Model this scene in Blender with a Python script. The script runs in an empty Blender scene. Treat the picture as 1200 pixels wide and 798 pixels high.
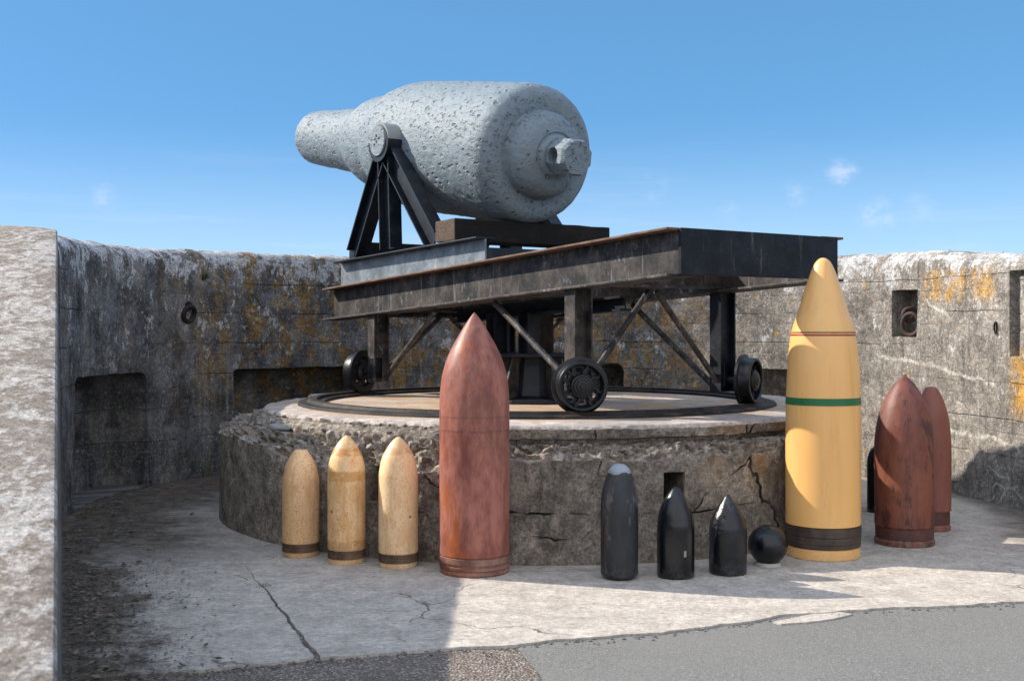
import bpy, bmesh, math, random
from mathutils import Vector, Matrix, noise as mn
random.seed(7)
scene = bpy.context.scene
COL = scene.collection
PI = math.pi

# ------------------------------------------------------------------ camera numbers (photo is 1200 px wide)
F, HY, EYE = 1400.0, 385.0, 1.6
def gp(px, py, z=0.0):
    """point at height z seen at a photo pixel"""
    d = F * (EYE - z) / (py - HY)
    return ((px - 600) / F * d, d)

# ------------------------------------------------------------------ node helper
class M:
    def __init__(s, name, rough=0.8, metallic=0.0, spec=0.5):
        s.m = bpy.data.materials.new(name); s.m.use_nodes = True
        s.t = s.m.node_tree; s.t.nodes.clear()
        s.out = s.n('ShaderNodeOutputMaterial'); s.b = s.n('ShaderNodeBsdfPrincipled')
        s.t.links.new(s.b.outputs[0], s.out.inputs[0])
        s.b.inputs['Roughness'].default_value = rough
        s.b.inputs['Metallic'].default_value = metallic
        s.b.inputs['Specular IOR Level'].default_value = spec
        s.tc = s.n('ShaderNodeTexCoord')
        s.obj = s.tc.outputs['Object']; s.uv = s.tc.outputs['UV']
    def n(s, typ, **kw):
        nd = s.t.nodes.new(typ)
        for k, v in kw.items(): setattr(nd, k, v)
        return nd
    def put(s, sock, v):
        if isinstance(v, bpy.types.NodeSocket): s.t.links.new(v, sock)
        elif isinstance(v, (tuple, list)) and sock.type == 'RGBA' and len(v) == 3: sock.default_value = (*v, 1)
        else: sock.default_value = v
    def map(s, vec, scale=(1, 1, 1), loc=(0, 0, 0), rot=(0, 0, 0)):
        nd = s.n('ShaderNodeMapping'); s.put(nd.inputs[0], vec)
        nd.inputs['Scale'].default_value = scale; nd.inputs['Location'].default_value = loc; nd.inputs['Rotation'].default_value = rot
        return nd.outputs[0]
    def noise(s, vec, scale, detail=5, rough=0.6, dist=0.0, col=False):
        nd = s.n('ShaderNodeTexNoise'); s.put(nd.inputs['Vector'], vec)
        nd.inputs['Scale'].default_value = scale; nd.inputs['Detail'].default_value = detail
        nd.inputs['Roughness'].default_value = rough; nd.inputs['Distortion'].default_value = dist
        return nd.outputs['Color' if col else 'Fac']
    def voro(s, vec, scale, feature='F1', out='Distance', rand=1.0):
        nd = s.n('ShaderNodeTexVoronoi', feature=feature); s.put(nd.inputs['Vector'], vec)
        nd.inputs['Scale'].default_value = scale; nd.inputs['Randomness'].default_value = rand
        return nd.outputs[out]
    def warp(s, vec, scale, amt):
        c = s.noise(vec, scale, 4, 0.6, col=True)
        v = s.n('ShaderNodeVectorMath', operation='SUBTRACT'); s.put(v.inputs[0], c); v.inputs[1].default_value = (.5, .5, .5)
        w = s.n('ShaderNodeVectorMath', operation='MULTIPLY_ADD'); s.put(w.inputs[0], v.outputs[0]); w.inputs[1].default_value = (amt,) * 3
        s.put(w.inputs[2], vec); return w.outputs[0]
    def mth(s, op, a, b=0.0, c=None):
        nd = s.n('ShaderNodeMath', operation=op); s.put(nd.inputs[0], a); s.put(nd.inputs[1], b)
        if c is not None: s.put(nd.inputs[2], c)
        return nd.outputs[0]
    def mul(s, *a):
        r = a[0]
        for x in a[1:]: r = s.mth('MULTIPLY', r, x)
        return r
    def add(s, a, b): return s.mth('ADD', a, b)
    def inv(s, a): return s.mth('SUBTRACT', 1.0, a)
    def sm(s, f, lo, hi, a=0.0, b=1.0):
        nd = s.n('ShaderNodeMapRange', interpolation_type='SMOOTHSTEP'); s.put(nd.inputs[0], f)
        nd.inputs[1].default_value = lo; nd.inputs[2].default_value = hi; nd.inputs[3].default_value = a; nd.inputs[4].default_value = b
        return nd.outputs[0]
    def lin(s, f, lo, hi, a=0.0, b=1.0):
        nd = s.n('ShaderNodeMapRange'); s.put(nd.inputs[0], f)
        nd.inputs[1].default_value = lo; nd.inputs[2].default_value = hi; nd.inputs[3].default_value = a; nd.inputs[4].default_value = b
        return nd.outputs[0]
    def mix(s, f, a, b, blend='MIX'):
        nd = s.n('ShaderNodeMix', data_type='RGBA', blend_type=blend)
        s.put(nd.inputs[0], f); s.put(nd.inputs[6], a); s.put(nd.inputs[7], b)
        return nd.outputs[2]
    def sep(s, vec):
        nd = s.n('ShaderNodeSeparateXYZ'); s.put(nd.inputs[0], vec); return nd.outputs
    def band(s, x, lo, hi, soft):
        return s.mul(s.sm(x, lo - soft, lo + soft), s.sm(x, hi - soft, hi + soft, 1.0, 0.0))
    def grit(s, c, vec, scale, amt, lo=.38, hi=.62):
        f = s.lin(s.noise(vec, scale, 6, .8), lo, hi, 1 - amt, 1 + amt)
        k = s.n('ShaderNodeCombineColor')
        for i in range(3): s.put(k.inputs[i], f)
        return s.mix(1.0, c, k.outputs[0], 'MULTIPLY')
    def bump(s, h, strength=0.5, dist=0.02, normal=None):
        nd = s.n('ShaderNodeBump'); nd.inputs['Strength'].default_value = strength; nd.inputs['Distance'].default_value = dist
        s.put(nd.inputs['Height'], h)
        if normal is not None: s.put(nd.inputs['Normal'], normal)
        return nd.outputs[0]
    def done(s, col=None, rough=None, normal=None):
        if col is not None: s.put(s.b.inputs['Base Color'], col)
        if rough is not None: s.put(s.b.inputs['Roughness'], rough)
        if normal is not None: s.put(s.b.inputs['Normal'], normal)
        return s.m

# ------------------------------------------------------------------ object helpers
def link(name, bm, mats, parent=None, smooth=False, bevel=0.0, angle=40):
    me = bpy.data.meshes.new(name)
    bmesh.ops.recalc_face_normals(bm, faces=bm.faces[:])
    if smooth:
        for f in bm.faces: f.smooth = True
    bm.to_mesh(me); bm.free()
    o = bpy.data.objects.new(name, me); COL.objects.link(o)
    for mt in (mats if isinstance(mats, (list, tuple)) else [mats]): me.materials.append(mt)
    if parent is not None: o.parent = parent
    if smooth: me.set_sharp_from_angle(angle=math.radians(angle))
    if bevel:
        b = o.modifiers.new('Bevel', 'BEVEL'); b.width = bevel; b.segments = 2; b.limit_method = 'ANGLE'; b.angle_limit = math.radians(40)
    return o
def thing(name, label, cat, loc=(0, 0, 0), rz=0.0, group=None):
    e = bpy.data.objects.new(name, None); COL.objects.link(e); e.empty_display_size = 0.2
    e.location = loc; e.rotation_euler = (0, 0, rz)
    return tag(e, label, cat, group)
def tag(o, label=None, cat=None, group=None, kind=None):
    if label: o['label'] = label
    if cat: o['category'] = cat
    if group: o['group'] = group
    if kind: o['kind'] = kind
    return o
def box(bm, x0, x1, y0, y1, z0, z1, mi=0, mtx=None):
    vs = [bm.verts.new((x, y, z)) for x in (x0, x1) for y in (y0, y1) for z in (z0, z1)]
    if mtx is not None:
        for v in vs: v.co = mtx @ v.co
    for q in ((0, 1, 3, 2), (4, 6, 7, 5), (0, 4, 5, 1), (2, 3, 7, 6), (0, 2, 6, 4), (1, 5, 7, 3)):
        f = bm.faces.new([vs[i] for i in q]); f.material_index = mi
    return vs
def lathe(bm, prof, segs=64, mi=None, mtx=None, jit=None):
    """prof: list of (r, z)"""
    rings = []
    for k, (r, z) in enumerate(prof):
        if r < 1e-5:
            rings.append([bm.verts.new((0, 0, z))]); continue
        rings.append([bm.verts.new((r * math.cos(2 * PI * i / segs), r * math.sin(2 * PI * i / segs), z)) for i in range(segs)])
    for k in range(len(rings) - 1):
        a, b = rings[k], rings[k + 1]
        for i in range(segs):
            j = (i + 1) % segs
            if len(a) == 1 and len(b) == 1: continue
            if len(a) == 1: f = bm.faces.new((a[0], b[i], b[j]))
            elif len(b) == 1: f = bm.faces.new((a[i], b[0], a[j]))
            else: f = bm.faces.new((a[i], b[i], b[j], a[j]))
            if mi: f.material_index = mi[k]
    if mtx is not None:
        for rg in rings:
            for v in rg: v.co = mtx @ v.co
    return rings
def frame_to(p, q, up=(0, 0, 1)):
    """matrix whose Z runs from p to q, origin p"""
    z = (Vector(q) - Vector(p)).normalized(); x = Vector(up).cross(z)
    if x.length < 1e-4: x = Vector((1, 0, 0)).cross(z)
    x.normalize(); y = z.cross(x)
    m = Matrix((x, y, z)).transposed().to_4x4(); m.translation = Vector(p); return m
def tube(bm, p, q, r, segs=14):
    L = (Vector(q) - Vector(p)).length
    lathe(bm, [(0, 0), (r, 0), (r, L), (0, L)], segs, mtx=frame_to(p, q))
def bar(bm, p, q, w, d, up=(0, 0, 1), mi=0):
    L = (Vector(q) - Vector(p)).length
    box(bm, -w / 2, w / 2, -d / 2, d / 2, 0, L, mi, frame_to(p, q, up))
def ibeam(bm, p, q, w, d, tf=0.02, tw=0.016, up=(0, 0, 1)):
    """I section from p to q; d is the depth along 'up' side (local y), w the flange width"""
    L = (Vector(q) - Vector(p)).length
    hw, hd, t = w / 2, d / 2, tw / 2
    pts = [(-hw, -hd), (hw, -hd), (hw, -hd + tf), (t, -hd + tf), (t, hd - tf), (hw, hd - tf), (hw, hd), (-hw, hd), (-hw, hd - tf), (-t, hd - tf), (-t, -hd + tf), (-hw, -hd + tf)]
    m = frame_to(p, q, up)
    A = [bm.verts.new(m @ Vector((x, y, 0))) for x, y in pts]; B = [bm.verts.new(m @ Vector((x, y, L))) for x, y in pts]
    n = len(pts)
    for i in range(n): bm.faces.new((A[i], A[(i + 1) % n], B[(i + 1) % n], B[i]))
    bm.faces.new(A); bm.faces.new(B)
def torus(bm, R, r, mtx=None, a=36, b=12, sx=1.0):
    rg = []
    for i in range(a):
        t = 2 * PI * i / a
        rg.append([bm.verts.new(((R + r * math.cos(2 * PI * j / b)) * math.cos(t) * sx, (R + r * math.cos(2 * PI * j / b)) * math.sin(t), r * math.sin(2 * PI * j / b))) for j in range(b)])
    for i in range(a):
        for j in range(b):
            bm.faces.new((rg[i][j], rg[(i + 1) % a][j], rg[(i + 1) % a][(j + 1) % b], rg[i][(j + 1) % b]))
    if mtx is not None:
        for q in rg:
            for v in q: v.co = mtx @ v.co
def stone(bm, c, r, seed, sub=2, squash=0.7, mi=0):
    g = bmesh.ops.create_icosphere(bm, subdivisions=sub, radius=1.0)
    rr = random.Random(seed); rot = Matrix.Rotation(rr.uniform(0, 6), 3, (rr.uniform(-1, 1), rr.uniform(-1, 1), rr.uniform(-1, 1) + .01))
    sc = Vector((rr.uniform(.8, 1.3), rr.uniform(.7, 1.1), squash * rr.uniform(.8, 1.2)))
    for v in g['verts']:
        k = 1 + .35 * mn.noise(v.co * 1.3 + Vector((seed * 3.1, 0, seed)))
        p = rot @ (v.co * k); v.co = Vector((p.x * sc.x, p.y * sc.y, p.z * sc.z)) * r + Vector(c)
    for v in g['verts']:
        for f in v.link_faces: f.material_index = mi
def boolean_cut(o, cutters):
    for c in cutters:
        b = o.modifiers.new('cut', 'BOOLEAN'); b.operation = 'DIFFERENCE'; b.solver = 'EXACT'; b.object = c
    dg = bpy.context.evaluated_depsgraph_get()
    me = bpy.data.meshes.new_from_object(o.evaluated_get(dg))
    o.modifiers.clear(); old = o.data; nm = old.name; o.data = me; bpy.data.meshes.remove(old); me.name = nm
    for c in cutters:
        cm = c.data; bpy.data.objects.remove(c); bpy.data.meshes.remove(cm)

# ------------------------------------------------------------------ geometry of the place
CX, CY = 0.22, 10.87                       # centre of the gun pit
WR = 4.1                                   # inner radius of the parapet
RZ = math.radians(34.23)                   # training of the gun
PT = 0.93                                  # height of the gun platform
WCX, WCY = 0.25, 10.9
th0, th1 = math.radians(199), math.radians(8.6)
PATH = []                                  # inner line of the parapet (x, y, nx, ny outward) with arc length
U = 0.0
nseg = 170
for i in range(nseg + 1):
    t = th0 + (th1 - th0) * i / nseg
    PATH.append((WCX + WR * math.cos(t), WCY + WR * math.sin(t), math.cos(t), math.sin(t), WR * (th0 - t)))
UARC = PATH[-1][4]
dvx, dvy = Vector((.2, -1)).normalized()
for i in range(1, 61):
    s = i * 0.085
    PATH.append((PATH[nseg][0] + dvx * s, PATH[nseg][1] + dvy * s, -dvy, dvx, UARC + s))
def wall_hit(px):
    """(x, y, outward normal, u) where the photo column px meets the parapet"""
    k = (px - 600) / F; best = None
    for a, b in zip(PATH, PATH[1:]):
        fa, fb = a[0] - k * a[1], b[0] - k * b[1]
        if fa * fb <= 0 and fa != fb:
            w = fa / (fa - fb)
            p = [a[j] + (b[j] - a[j]) * w for j in range(5)]
            if best is None or p[1] > best[1]: best = p
    return best
def wall_z(px, py):
    p = wall_hit(px); return EYE + (HY - py) * p[1] / F
def U_of(px): return wall_hit(px)[4]
U250, U540, U830, U1095 = U_of(250), U_of(540), U_of(830), U_of(1095)

# ------------------------------------------------------------------ materials
def wall_material():
    m = M('weathered_concrete', 0.93, spec=.2)
    uv = m.uv; u, v, _ = m.sep(uv)
    w = m.warp(uv, 2.2, 0.05)
    # board-marked lifts
    br = m.n('ShaderNodeTexBrick'); m.put(br.inputs['Vector'], w); br.offset = .37; br.squash = 1.0
    br.inputs['Color1'].default_value = (0, 0, 0, 1); br.inputs['Color2'].default_value = (1, 1, 1, 1); br.inputs['Mortar'].default_value = (.5, .5, .5, 1)
    br.inputs['Scale'].default_value = 1; br.inputs['Brick Width'].default_value = .83; br.inputs['Row Height'].default_value = .33
    br.inputs['Mortar Size'].default_value = .006; br.inputs['Mortar Smooth'].default_value = .3; br.inputs['Bias'].default_value = 0
    tone = m.sep(br.outputs['Color'])[0]
    joint = m.mul(br.outputs['Fac'], m.sm(m.noise(uv, 1.7, 3), .40, .56))
    # horizontal joints alone are stronger
    vj = m.mth('PINGPONG', m.add(m.sep(w)[1], -.12), .165)
    hj = m.mul(m.sm(vj, .001, .006, 1, 0), m.sm(m.noise(m.map(uv, (.45, 3.2, 1)), 1.4, 6, .65), .46, .57))
    hj = m.mth('MAXIMUM', hj, m.mul(joint, .2))
    big = m.noise(uv, .55, 4, .55); mid = m.noise(uv, 3.0, 6, .65); fine = m.noise(uv, 28, 6, .7)
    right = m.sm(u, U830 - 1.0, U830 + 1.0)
    c = m.mix(m.sm(mid, .3, .7), (.125, .110, .095), (.31, .28, .245))
    c = m.mix(m.mul(m.sm(fine, .35, .75), .5), c, (.38, .35, .31))
    c = m.mix(m.mul(tone, .3), c, (.11, .105, .098))
    # darker, cooler concrete over the left and back of the pit
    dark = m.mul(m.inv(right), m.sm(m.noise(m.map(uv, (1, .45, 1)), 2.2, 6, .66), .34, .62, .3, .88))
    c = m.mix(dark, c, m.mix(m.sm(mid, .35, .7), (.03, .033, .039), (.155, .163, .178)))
    # vertical run-off streaks
    st = m.noise(m.map(uv, (9, .55, 1)), 1.0, 6, .65)
    c = m.mix(m.mul(m.sm(st, .54, .7), .62), c, (.035, .033, .034))
    st2 = m.noise(m.map(uv, (7, .5, 1), (31, 4, 0)), 1.0, 6, .7)
    c = m.mix(m.mul(m.sm(st2, .56, .72), m.lin(right, 0, 1, .5, .25)), c, (.36, .37, .38))
    # ochre algae on the dark half, orange lichen on the sunny half
    oz = m.mul(m.sm(m.noise(m.map(uv, (4.2, 2.2, 1), (3, 9, 0)), 1.0, 9, .78), .48, .55), m.sm(m.noise(m.map(uv, (1, .8, 1)), 40, 4, .7), .36, .5))
    oz = m.mul(oz, m.band(u, U250 - .3, U830, .9), m.sm(v, .3, .9))
    c = m.mix(m.mul(oz, .8), c, m.mix(fine, (.15, .08, .014), (.37, .21, .045)))
    # orange runs under the coping and lime bled along old cracks, on the sunny flank
    run = m.mul(m.band(u, U_of(1082), U_of(1165), .08), m.band(v, wall_z(1110, 352), wall_z(1110, 316), .07))
    run = m.mul(run, m.sm(m.noise(m.map(uv, (7, 1.9, 1), (2, 7, 0)), 1.0, 9, .8), .43, .55), m.sm(m.noise(uv, 30, 4, .75), .36, .55))
    wv = m.sep(m.warp(uv, 3.5, .16))[1]
    lime = None
    for (xa, ya), (xb, yb) in (((1030, 415), (1165, 452)), ((1095, 500), (1195, 520)), ((1085, 350), (1112, 372))):
        ua, ub, va, vb = U_of(xa), U_of(xb), wall_z(xa, ya), wall_z(xb, yb)
        line = m.mth('ABSOLUTE', m.add(wv, m.mul(m.add(u, -ua), -(vb - va) / (ub - ua))))
        line = m.mth('ABSOLUTE', m.add(line, -va))
        q = m.mul(m.sm(line, .006, .03, 1, 0), m.band(u, ua, ub, .05), m.sm(m.noise(uv, 9, 5, .7), .3, .5))
        lime = q if lime is None else m.mth('MAXIMUM', lime, q)
    seam = None
    for px_ in (1037, 1078, 1146):
        q = m.sm(m.mth('ABSOLUTE', m.add(m.sep(m.warp(uv, 2, .03))[0], -U_of(px_))), .004, .016, 1, 0)
        seam = q if seam is None else m.mth('MAXIMUM', seam, q)
    c = m.mix(m.mul(seam, m.sm(m.noise(uv, 3, 4), .4, .55), .45), c, (.42, .4, .37))
    few = m.mul(m.sm(m.noise(m.map(uv, (8, 2.2, 1), (13, 2, 0)), 1.0, 4, .6), .62, .7), m.inv(right), m.sm(fine, .4, .55))
    c = m.mix(m.mul(few, .8), c, (.17, .09, .03))
    orr = m.mul(m.sm(m.noise(m.map(uv, (6.5, 2.2, 1), (5, 1, 0)), 1.0, 6, .7), .6, .67), right, m.sm(m.noise(uv, 45, 3), .36, .5), m.sm(v, 1.6, 1.95))
    pr = m.mul(m.band(u, U_of(1186) + .02, U_of(1200) + .6, .14), m.band(v, .85, 1.38, .12), m.sm(m.noise(m.map(uv, (1, .6, 1)), 9, 8, .8), .39, .5))
    orr = m.mth('MAXIMUM', m.mth('MAXIMUM', orr, pr), run)
    spot = m.mul(m.sm(m.voro(m.warp(uv, 12, .05), 4.5), .13, .16, 1, 0), m.band(u, U540 + .3, U1095, .4), m.sm(m.noise(uv, 1.3, 2), .47, .55))
    orr = m.mth('MAXIMUM', orr, m.mul(spot, .8))
    c = m.mix(m.mul(orr, .95), c, m.mix(fine, (.40, .20, .03), (.56, .32, .07)))
    # white lichen: specks everywhere, sheets near the coping
    sp = m.sm(m.voro(m.warp(uv, 25, .03), 26), .16, .26, 1, 0)
    sp = m.mul(sp, m.sm(m.noise(uv, 2.4, 5, .7), .40, .58))
    sp2 = m.mul(m.sm(m.noise(uv, 14, 7, .75), .56, .63), m.sm(m.noise(uv, 1.9, 5, .7), .42, .58))
    sp = m.mth('MAXIMUM', sp, m.mul(sp2, .8))
    c = m.mix(m.mul(sp, m.lin(right, 0, 1, .5, .75)), c, (.5, .5, .49))
    top = m.sm(v, 1.95, 2.42)
    sh = m.mul(m.sm(m.add(m.noise(m.map(uv, (4.5, 2.6, 1)), 1.0, 10, .8), m.mul(top, .10)), .56, .60), m.sm(v, .6, 1.7), m.sm(m.noise(uv, 30, 4, .7), .3, .5))
    c = m.mix(m.mul(sh, m.lin(right, 0, 1, .9, .85)), c, m.mix(fine, (.34, .36, .39), (.66, .65, .64)))
    # lime veins along cracks
    ve = m.mth('ABSOLUTE', m.add(m.noise(m.map(uv, (.9, 1.5, 1), (8, 3, 0)), .8, 4, .5), -.5))
    ve = m.mul(m.sm(ve, .002, .009, 1, 0), m.sm(m.noise(uv, 1.3, 3), .52, .62))
    c = m.mix(m.mul(ve, m.lin(right, 0, 1, .3, .8)), c, (.45, .44, .41))
    c = m.mix(m.mul(lime, m.sm(m.noise(uv, 20, 4, .7), .35, .6, .25, .85)), c, (.52, .5, .46))
    c = m.grit(c, uv, 17, .35); c = m.grit(c, uv, 55, .4); c = m.grit(c, m.map(uv, (1, .4, 1)), 5, .25)
    c = m.mix(m.mul(hj, .85), c, (.012, .012, .013))
    pit = m.sm(m.voro(m.warp(uv, 30, .02), 33), .1, .2, 1, 0)
    pit = m.mul(pit, m.sm(m.noise(uv, 3.1, 4), .5, .6))
    c = m.mix(m.mul(pit, .7), c, (.03, .028, .027))
    h = m.add(m.mul(mid, .6), m.mul(fine, .35)); h = m.add(h, m.mul(hj, -.5)); h = m.add(h, m.mul(pit, -.3)); h = m.add(h, m.mul(tone, .12))
    return m.done(c, normal=m.bump(h, .8, .03))
def ramp_material():
    m = M('lichen_covered_concrete', .95, spec=.15)
    p = m.obj; q = m.map(p, (1.5, 1.0, 1))
    big = m.noise(q, 1.1, 4, .6); mid = m.noise(q, 8, 9, .76); fine = m.noise(p, 45, 5, .7)
    c = m.mix(m.sm(mid, .35, .65), (.23, .195, .165), (.36, .32, .28))
    c = m.mix(m.mul(m.sm(fine, .35, .7), .5), c, (.2, .17, .14))
    wl = m.sm(m.add(m.mul(big, .4), m.mul(mid, .6)), .475, .53)
    wl = m.mul(wl, m.sm(m.noise(p, 24, 5, .75), .34, .48))
    c = m.mix(m.mul(wl, .85), c, m.mix(fine, (.40, .375, .35), (.58, .55, .515)))
    c = m.grit(c, p, 22, .3); c = m.grit(c, p, 60, .3)
    dk = m.sm(m.voro(m.warp(p, 14, .05), 11), .1, .2, 1, 0)
    c = m.mix(m.mul(dk, m.sm(big, .4, .6), .55), c, (.08, .075, .07))
    return m.done(c, normal=m.bump(m.add(m.mul(mid, .5), m.mul(fine, .5)), .9, .03))
def slab_material():
    m = M('worn_concrete_floor', .88, spec=.25)
    p = m.obj; x, y, z = m.sep(p)
    big = m.noise(p, .8, 5, .6); mid = m.noise(p, 4.5, 7, .68); fine = m.noise(p, 55, 5, .7)
    c = m.mix(m.sm(mid, .3, .7), (.375, .337, .295), (.51, .465, .41))
    c = m.mix(m.mul(m.sm(big, .42, .62), .15), c, (.55, .50, .445))
    c = m.mix(m.mul(m.sm(m.noise(p, 1.7, 6, .7), .55, .72), .3), c, (.3, .275, .25))
    c = m.mix(m.mul(m.sm(fine, .55, .75), .35), c, (.2, .19, .18))
    # trowel / drag marks
    spk = m.sm(m.voro(m.warp(p, 30, .03), 34), .1, .2, 1, 0)
    c = m.mix(m.mul(spk, m.sm(m.noise(p, 3.3, 4), .44, .6), .5), c, (.14, .125, .11))
    c = m.mix(m.mul(m.sm(m.noise(p, 16, 6, .75), .54, .66), .45), c, (.3, .275, .25))
    c = m.mix(m.mul(m.sm(m.noise(p, 2.0, 8, .75), .58, .66), .25), c, (.33, .295, .26))
    st = m.noise(m.map(p, (1.2, 9, 1), rot=(0, 0, .2)), 1.0, 5, .7)
    c = m.mix(m.mul(m.sm(st, .57, .7), .16), c, (.23, .22, .21))
    c = m.grit(c, p, 30, .17); c = m.grit(c, p, 7, .14); c = m.grit(c, p, 95, .1)
    # hairline cracks
    ed = m.voro(m.warp(m.warp(p, 1.1, .5), 7, .06), .62, 'DISTANCE_TO_EDGE')
    cr = m.mul(m.sm(ed, .001, .0035, 1, 0), m.sm(m.noise(p, 1.0, 3), .5, .62))
    c = m.mix(m.mul(cr, .75), c, (.07, .062, .055))
    # soil and leaf mould swept against the shaded wall
    # distance from the wing-wall line and from the parapet circle
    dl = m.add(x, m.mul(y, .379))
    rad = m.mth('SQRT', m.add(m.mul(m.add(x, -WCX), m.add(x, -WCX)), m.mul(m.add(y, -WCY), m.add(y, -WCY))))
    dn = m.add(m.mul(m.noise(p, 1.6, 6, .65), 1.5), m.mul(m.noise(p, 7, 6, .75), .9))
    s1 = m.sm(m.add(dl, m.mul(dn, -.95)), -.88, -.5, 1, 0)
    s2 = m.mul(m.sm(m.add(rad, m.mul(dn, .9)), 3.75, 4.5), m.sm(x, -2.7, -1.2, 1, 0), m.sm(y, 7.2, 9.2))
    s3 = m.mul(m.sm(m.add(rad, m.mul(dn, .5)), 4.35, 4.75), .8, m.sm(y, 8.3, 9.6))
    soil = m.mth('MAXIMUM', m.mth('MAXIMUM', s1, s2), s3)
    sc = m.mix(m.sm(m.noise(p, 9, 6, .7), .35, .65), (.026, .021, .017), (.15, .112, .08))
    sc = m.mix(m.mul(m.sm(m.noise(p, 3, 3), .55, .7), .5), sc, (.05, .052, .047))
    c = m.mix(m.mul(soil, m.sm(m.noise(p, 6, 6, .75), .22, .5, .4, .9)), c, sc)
    c = m.grit(c, p, 24, .2)
    c = m.mix(m.mul(m.sm(m.noise(p, 2.2, 6, .75), .67, .73), m.sm(m.noise(p, .7, 2), .5, .6), .7), c, (.25, .13, .06))
    h = m.add(m.mul(mid, .6), m.mul(fine, .3)); h = m.add(h, m.mul(cr, -.5)); h = m.add(h, m.mul(soil, m.mul(fine, .5)))
    return m.done(c, normal=m.bump(h, .8, .02))
def asphalt_material():
    m = M('old_asphalt', .9, spec=.3)
    p = m.obj
    v1 = m.voro(p, 190, out='Color'); f = m.noise(p, 140, 3, .7); big = m.noise(p, .9, 5, .6)
    t = m.sep(v1)[0]
    c = m.mix(t, (.105, .105, .10), (.245, .24, .228))
    c = m.mix(m.sm(t, .95, .98), c, (.33, .32, .31))
    c = m.mix(m.mul(m.sm(f, .55, .7), .5), c, (.05, .052, .05))
    c = m.mix(m.mul(m.sm(big, .4, .65), .4), c, (.2, .197, .186))
    c = m.mix(m.mul(m.sm(m.noise(p, 2.6, 5, .6), .62, .7), .35), c, (.2, .2, .19))
    return m.done(c, normal=m.bump(m.add(m.mul(m.noise(p, 60, 4, .7), .5), m.mul(f, .6)), .4, .01))
def aggregate_material():
    m = M('exposed_aggregate', .9, spec=.3)
    p = m.obj
    vd = m.voro(p, 72); vc = m.voro(p, 72, out='Color'); t, t2, _ = m.sep(vc)
    c = m.mix(t, (.19, .15, .125), (.38, .33, .29)); c = m.mix(m.sm(t2, .8, .85), c, (.5, .47, .44)); c = m.mix(m.sm(t2, .0, .16, 1, 0), c, (.07, .065, .06))
    c = m.mix(m.sm(vd, .35, .6), c, (.15, .12, .1))
    c = m.mix(m.mul(m.sm(m.noise(p, 2.5, 4), .45, .65), .5), c, (.12, .105, .09))
    return m.done(c, normal=m.bump(m.inv(vd), .9, .014))
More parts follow.
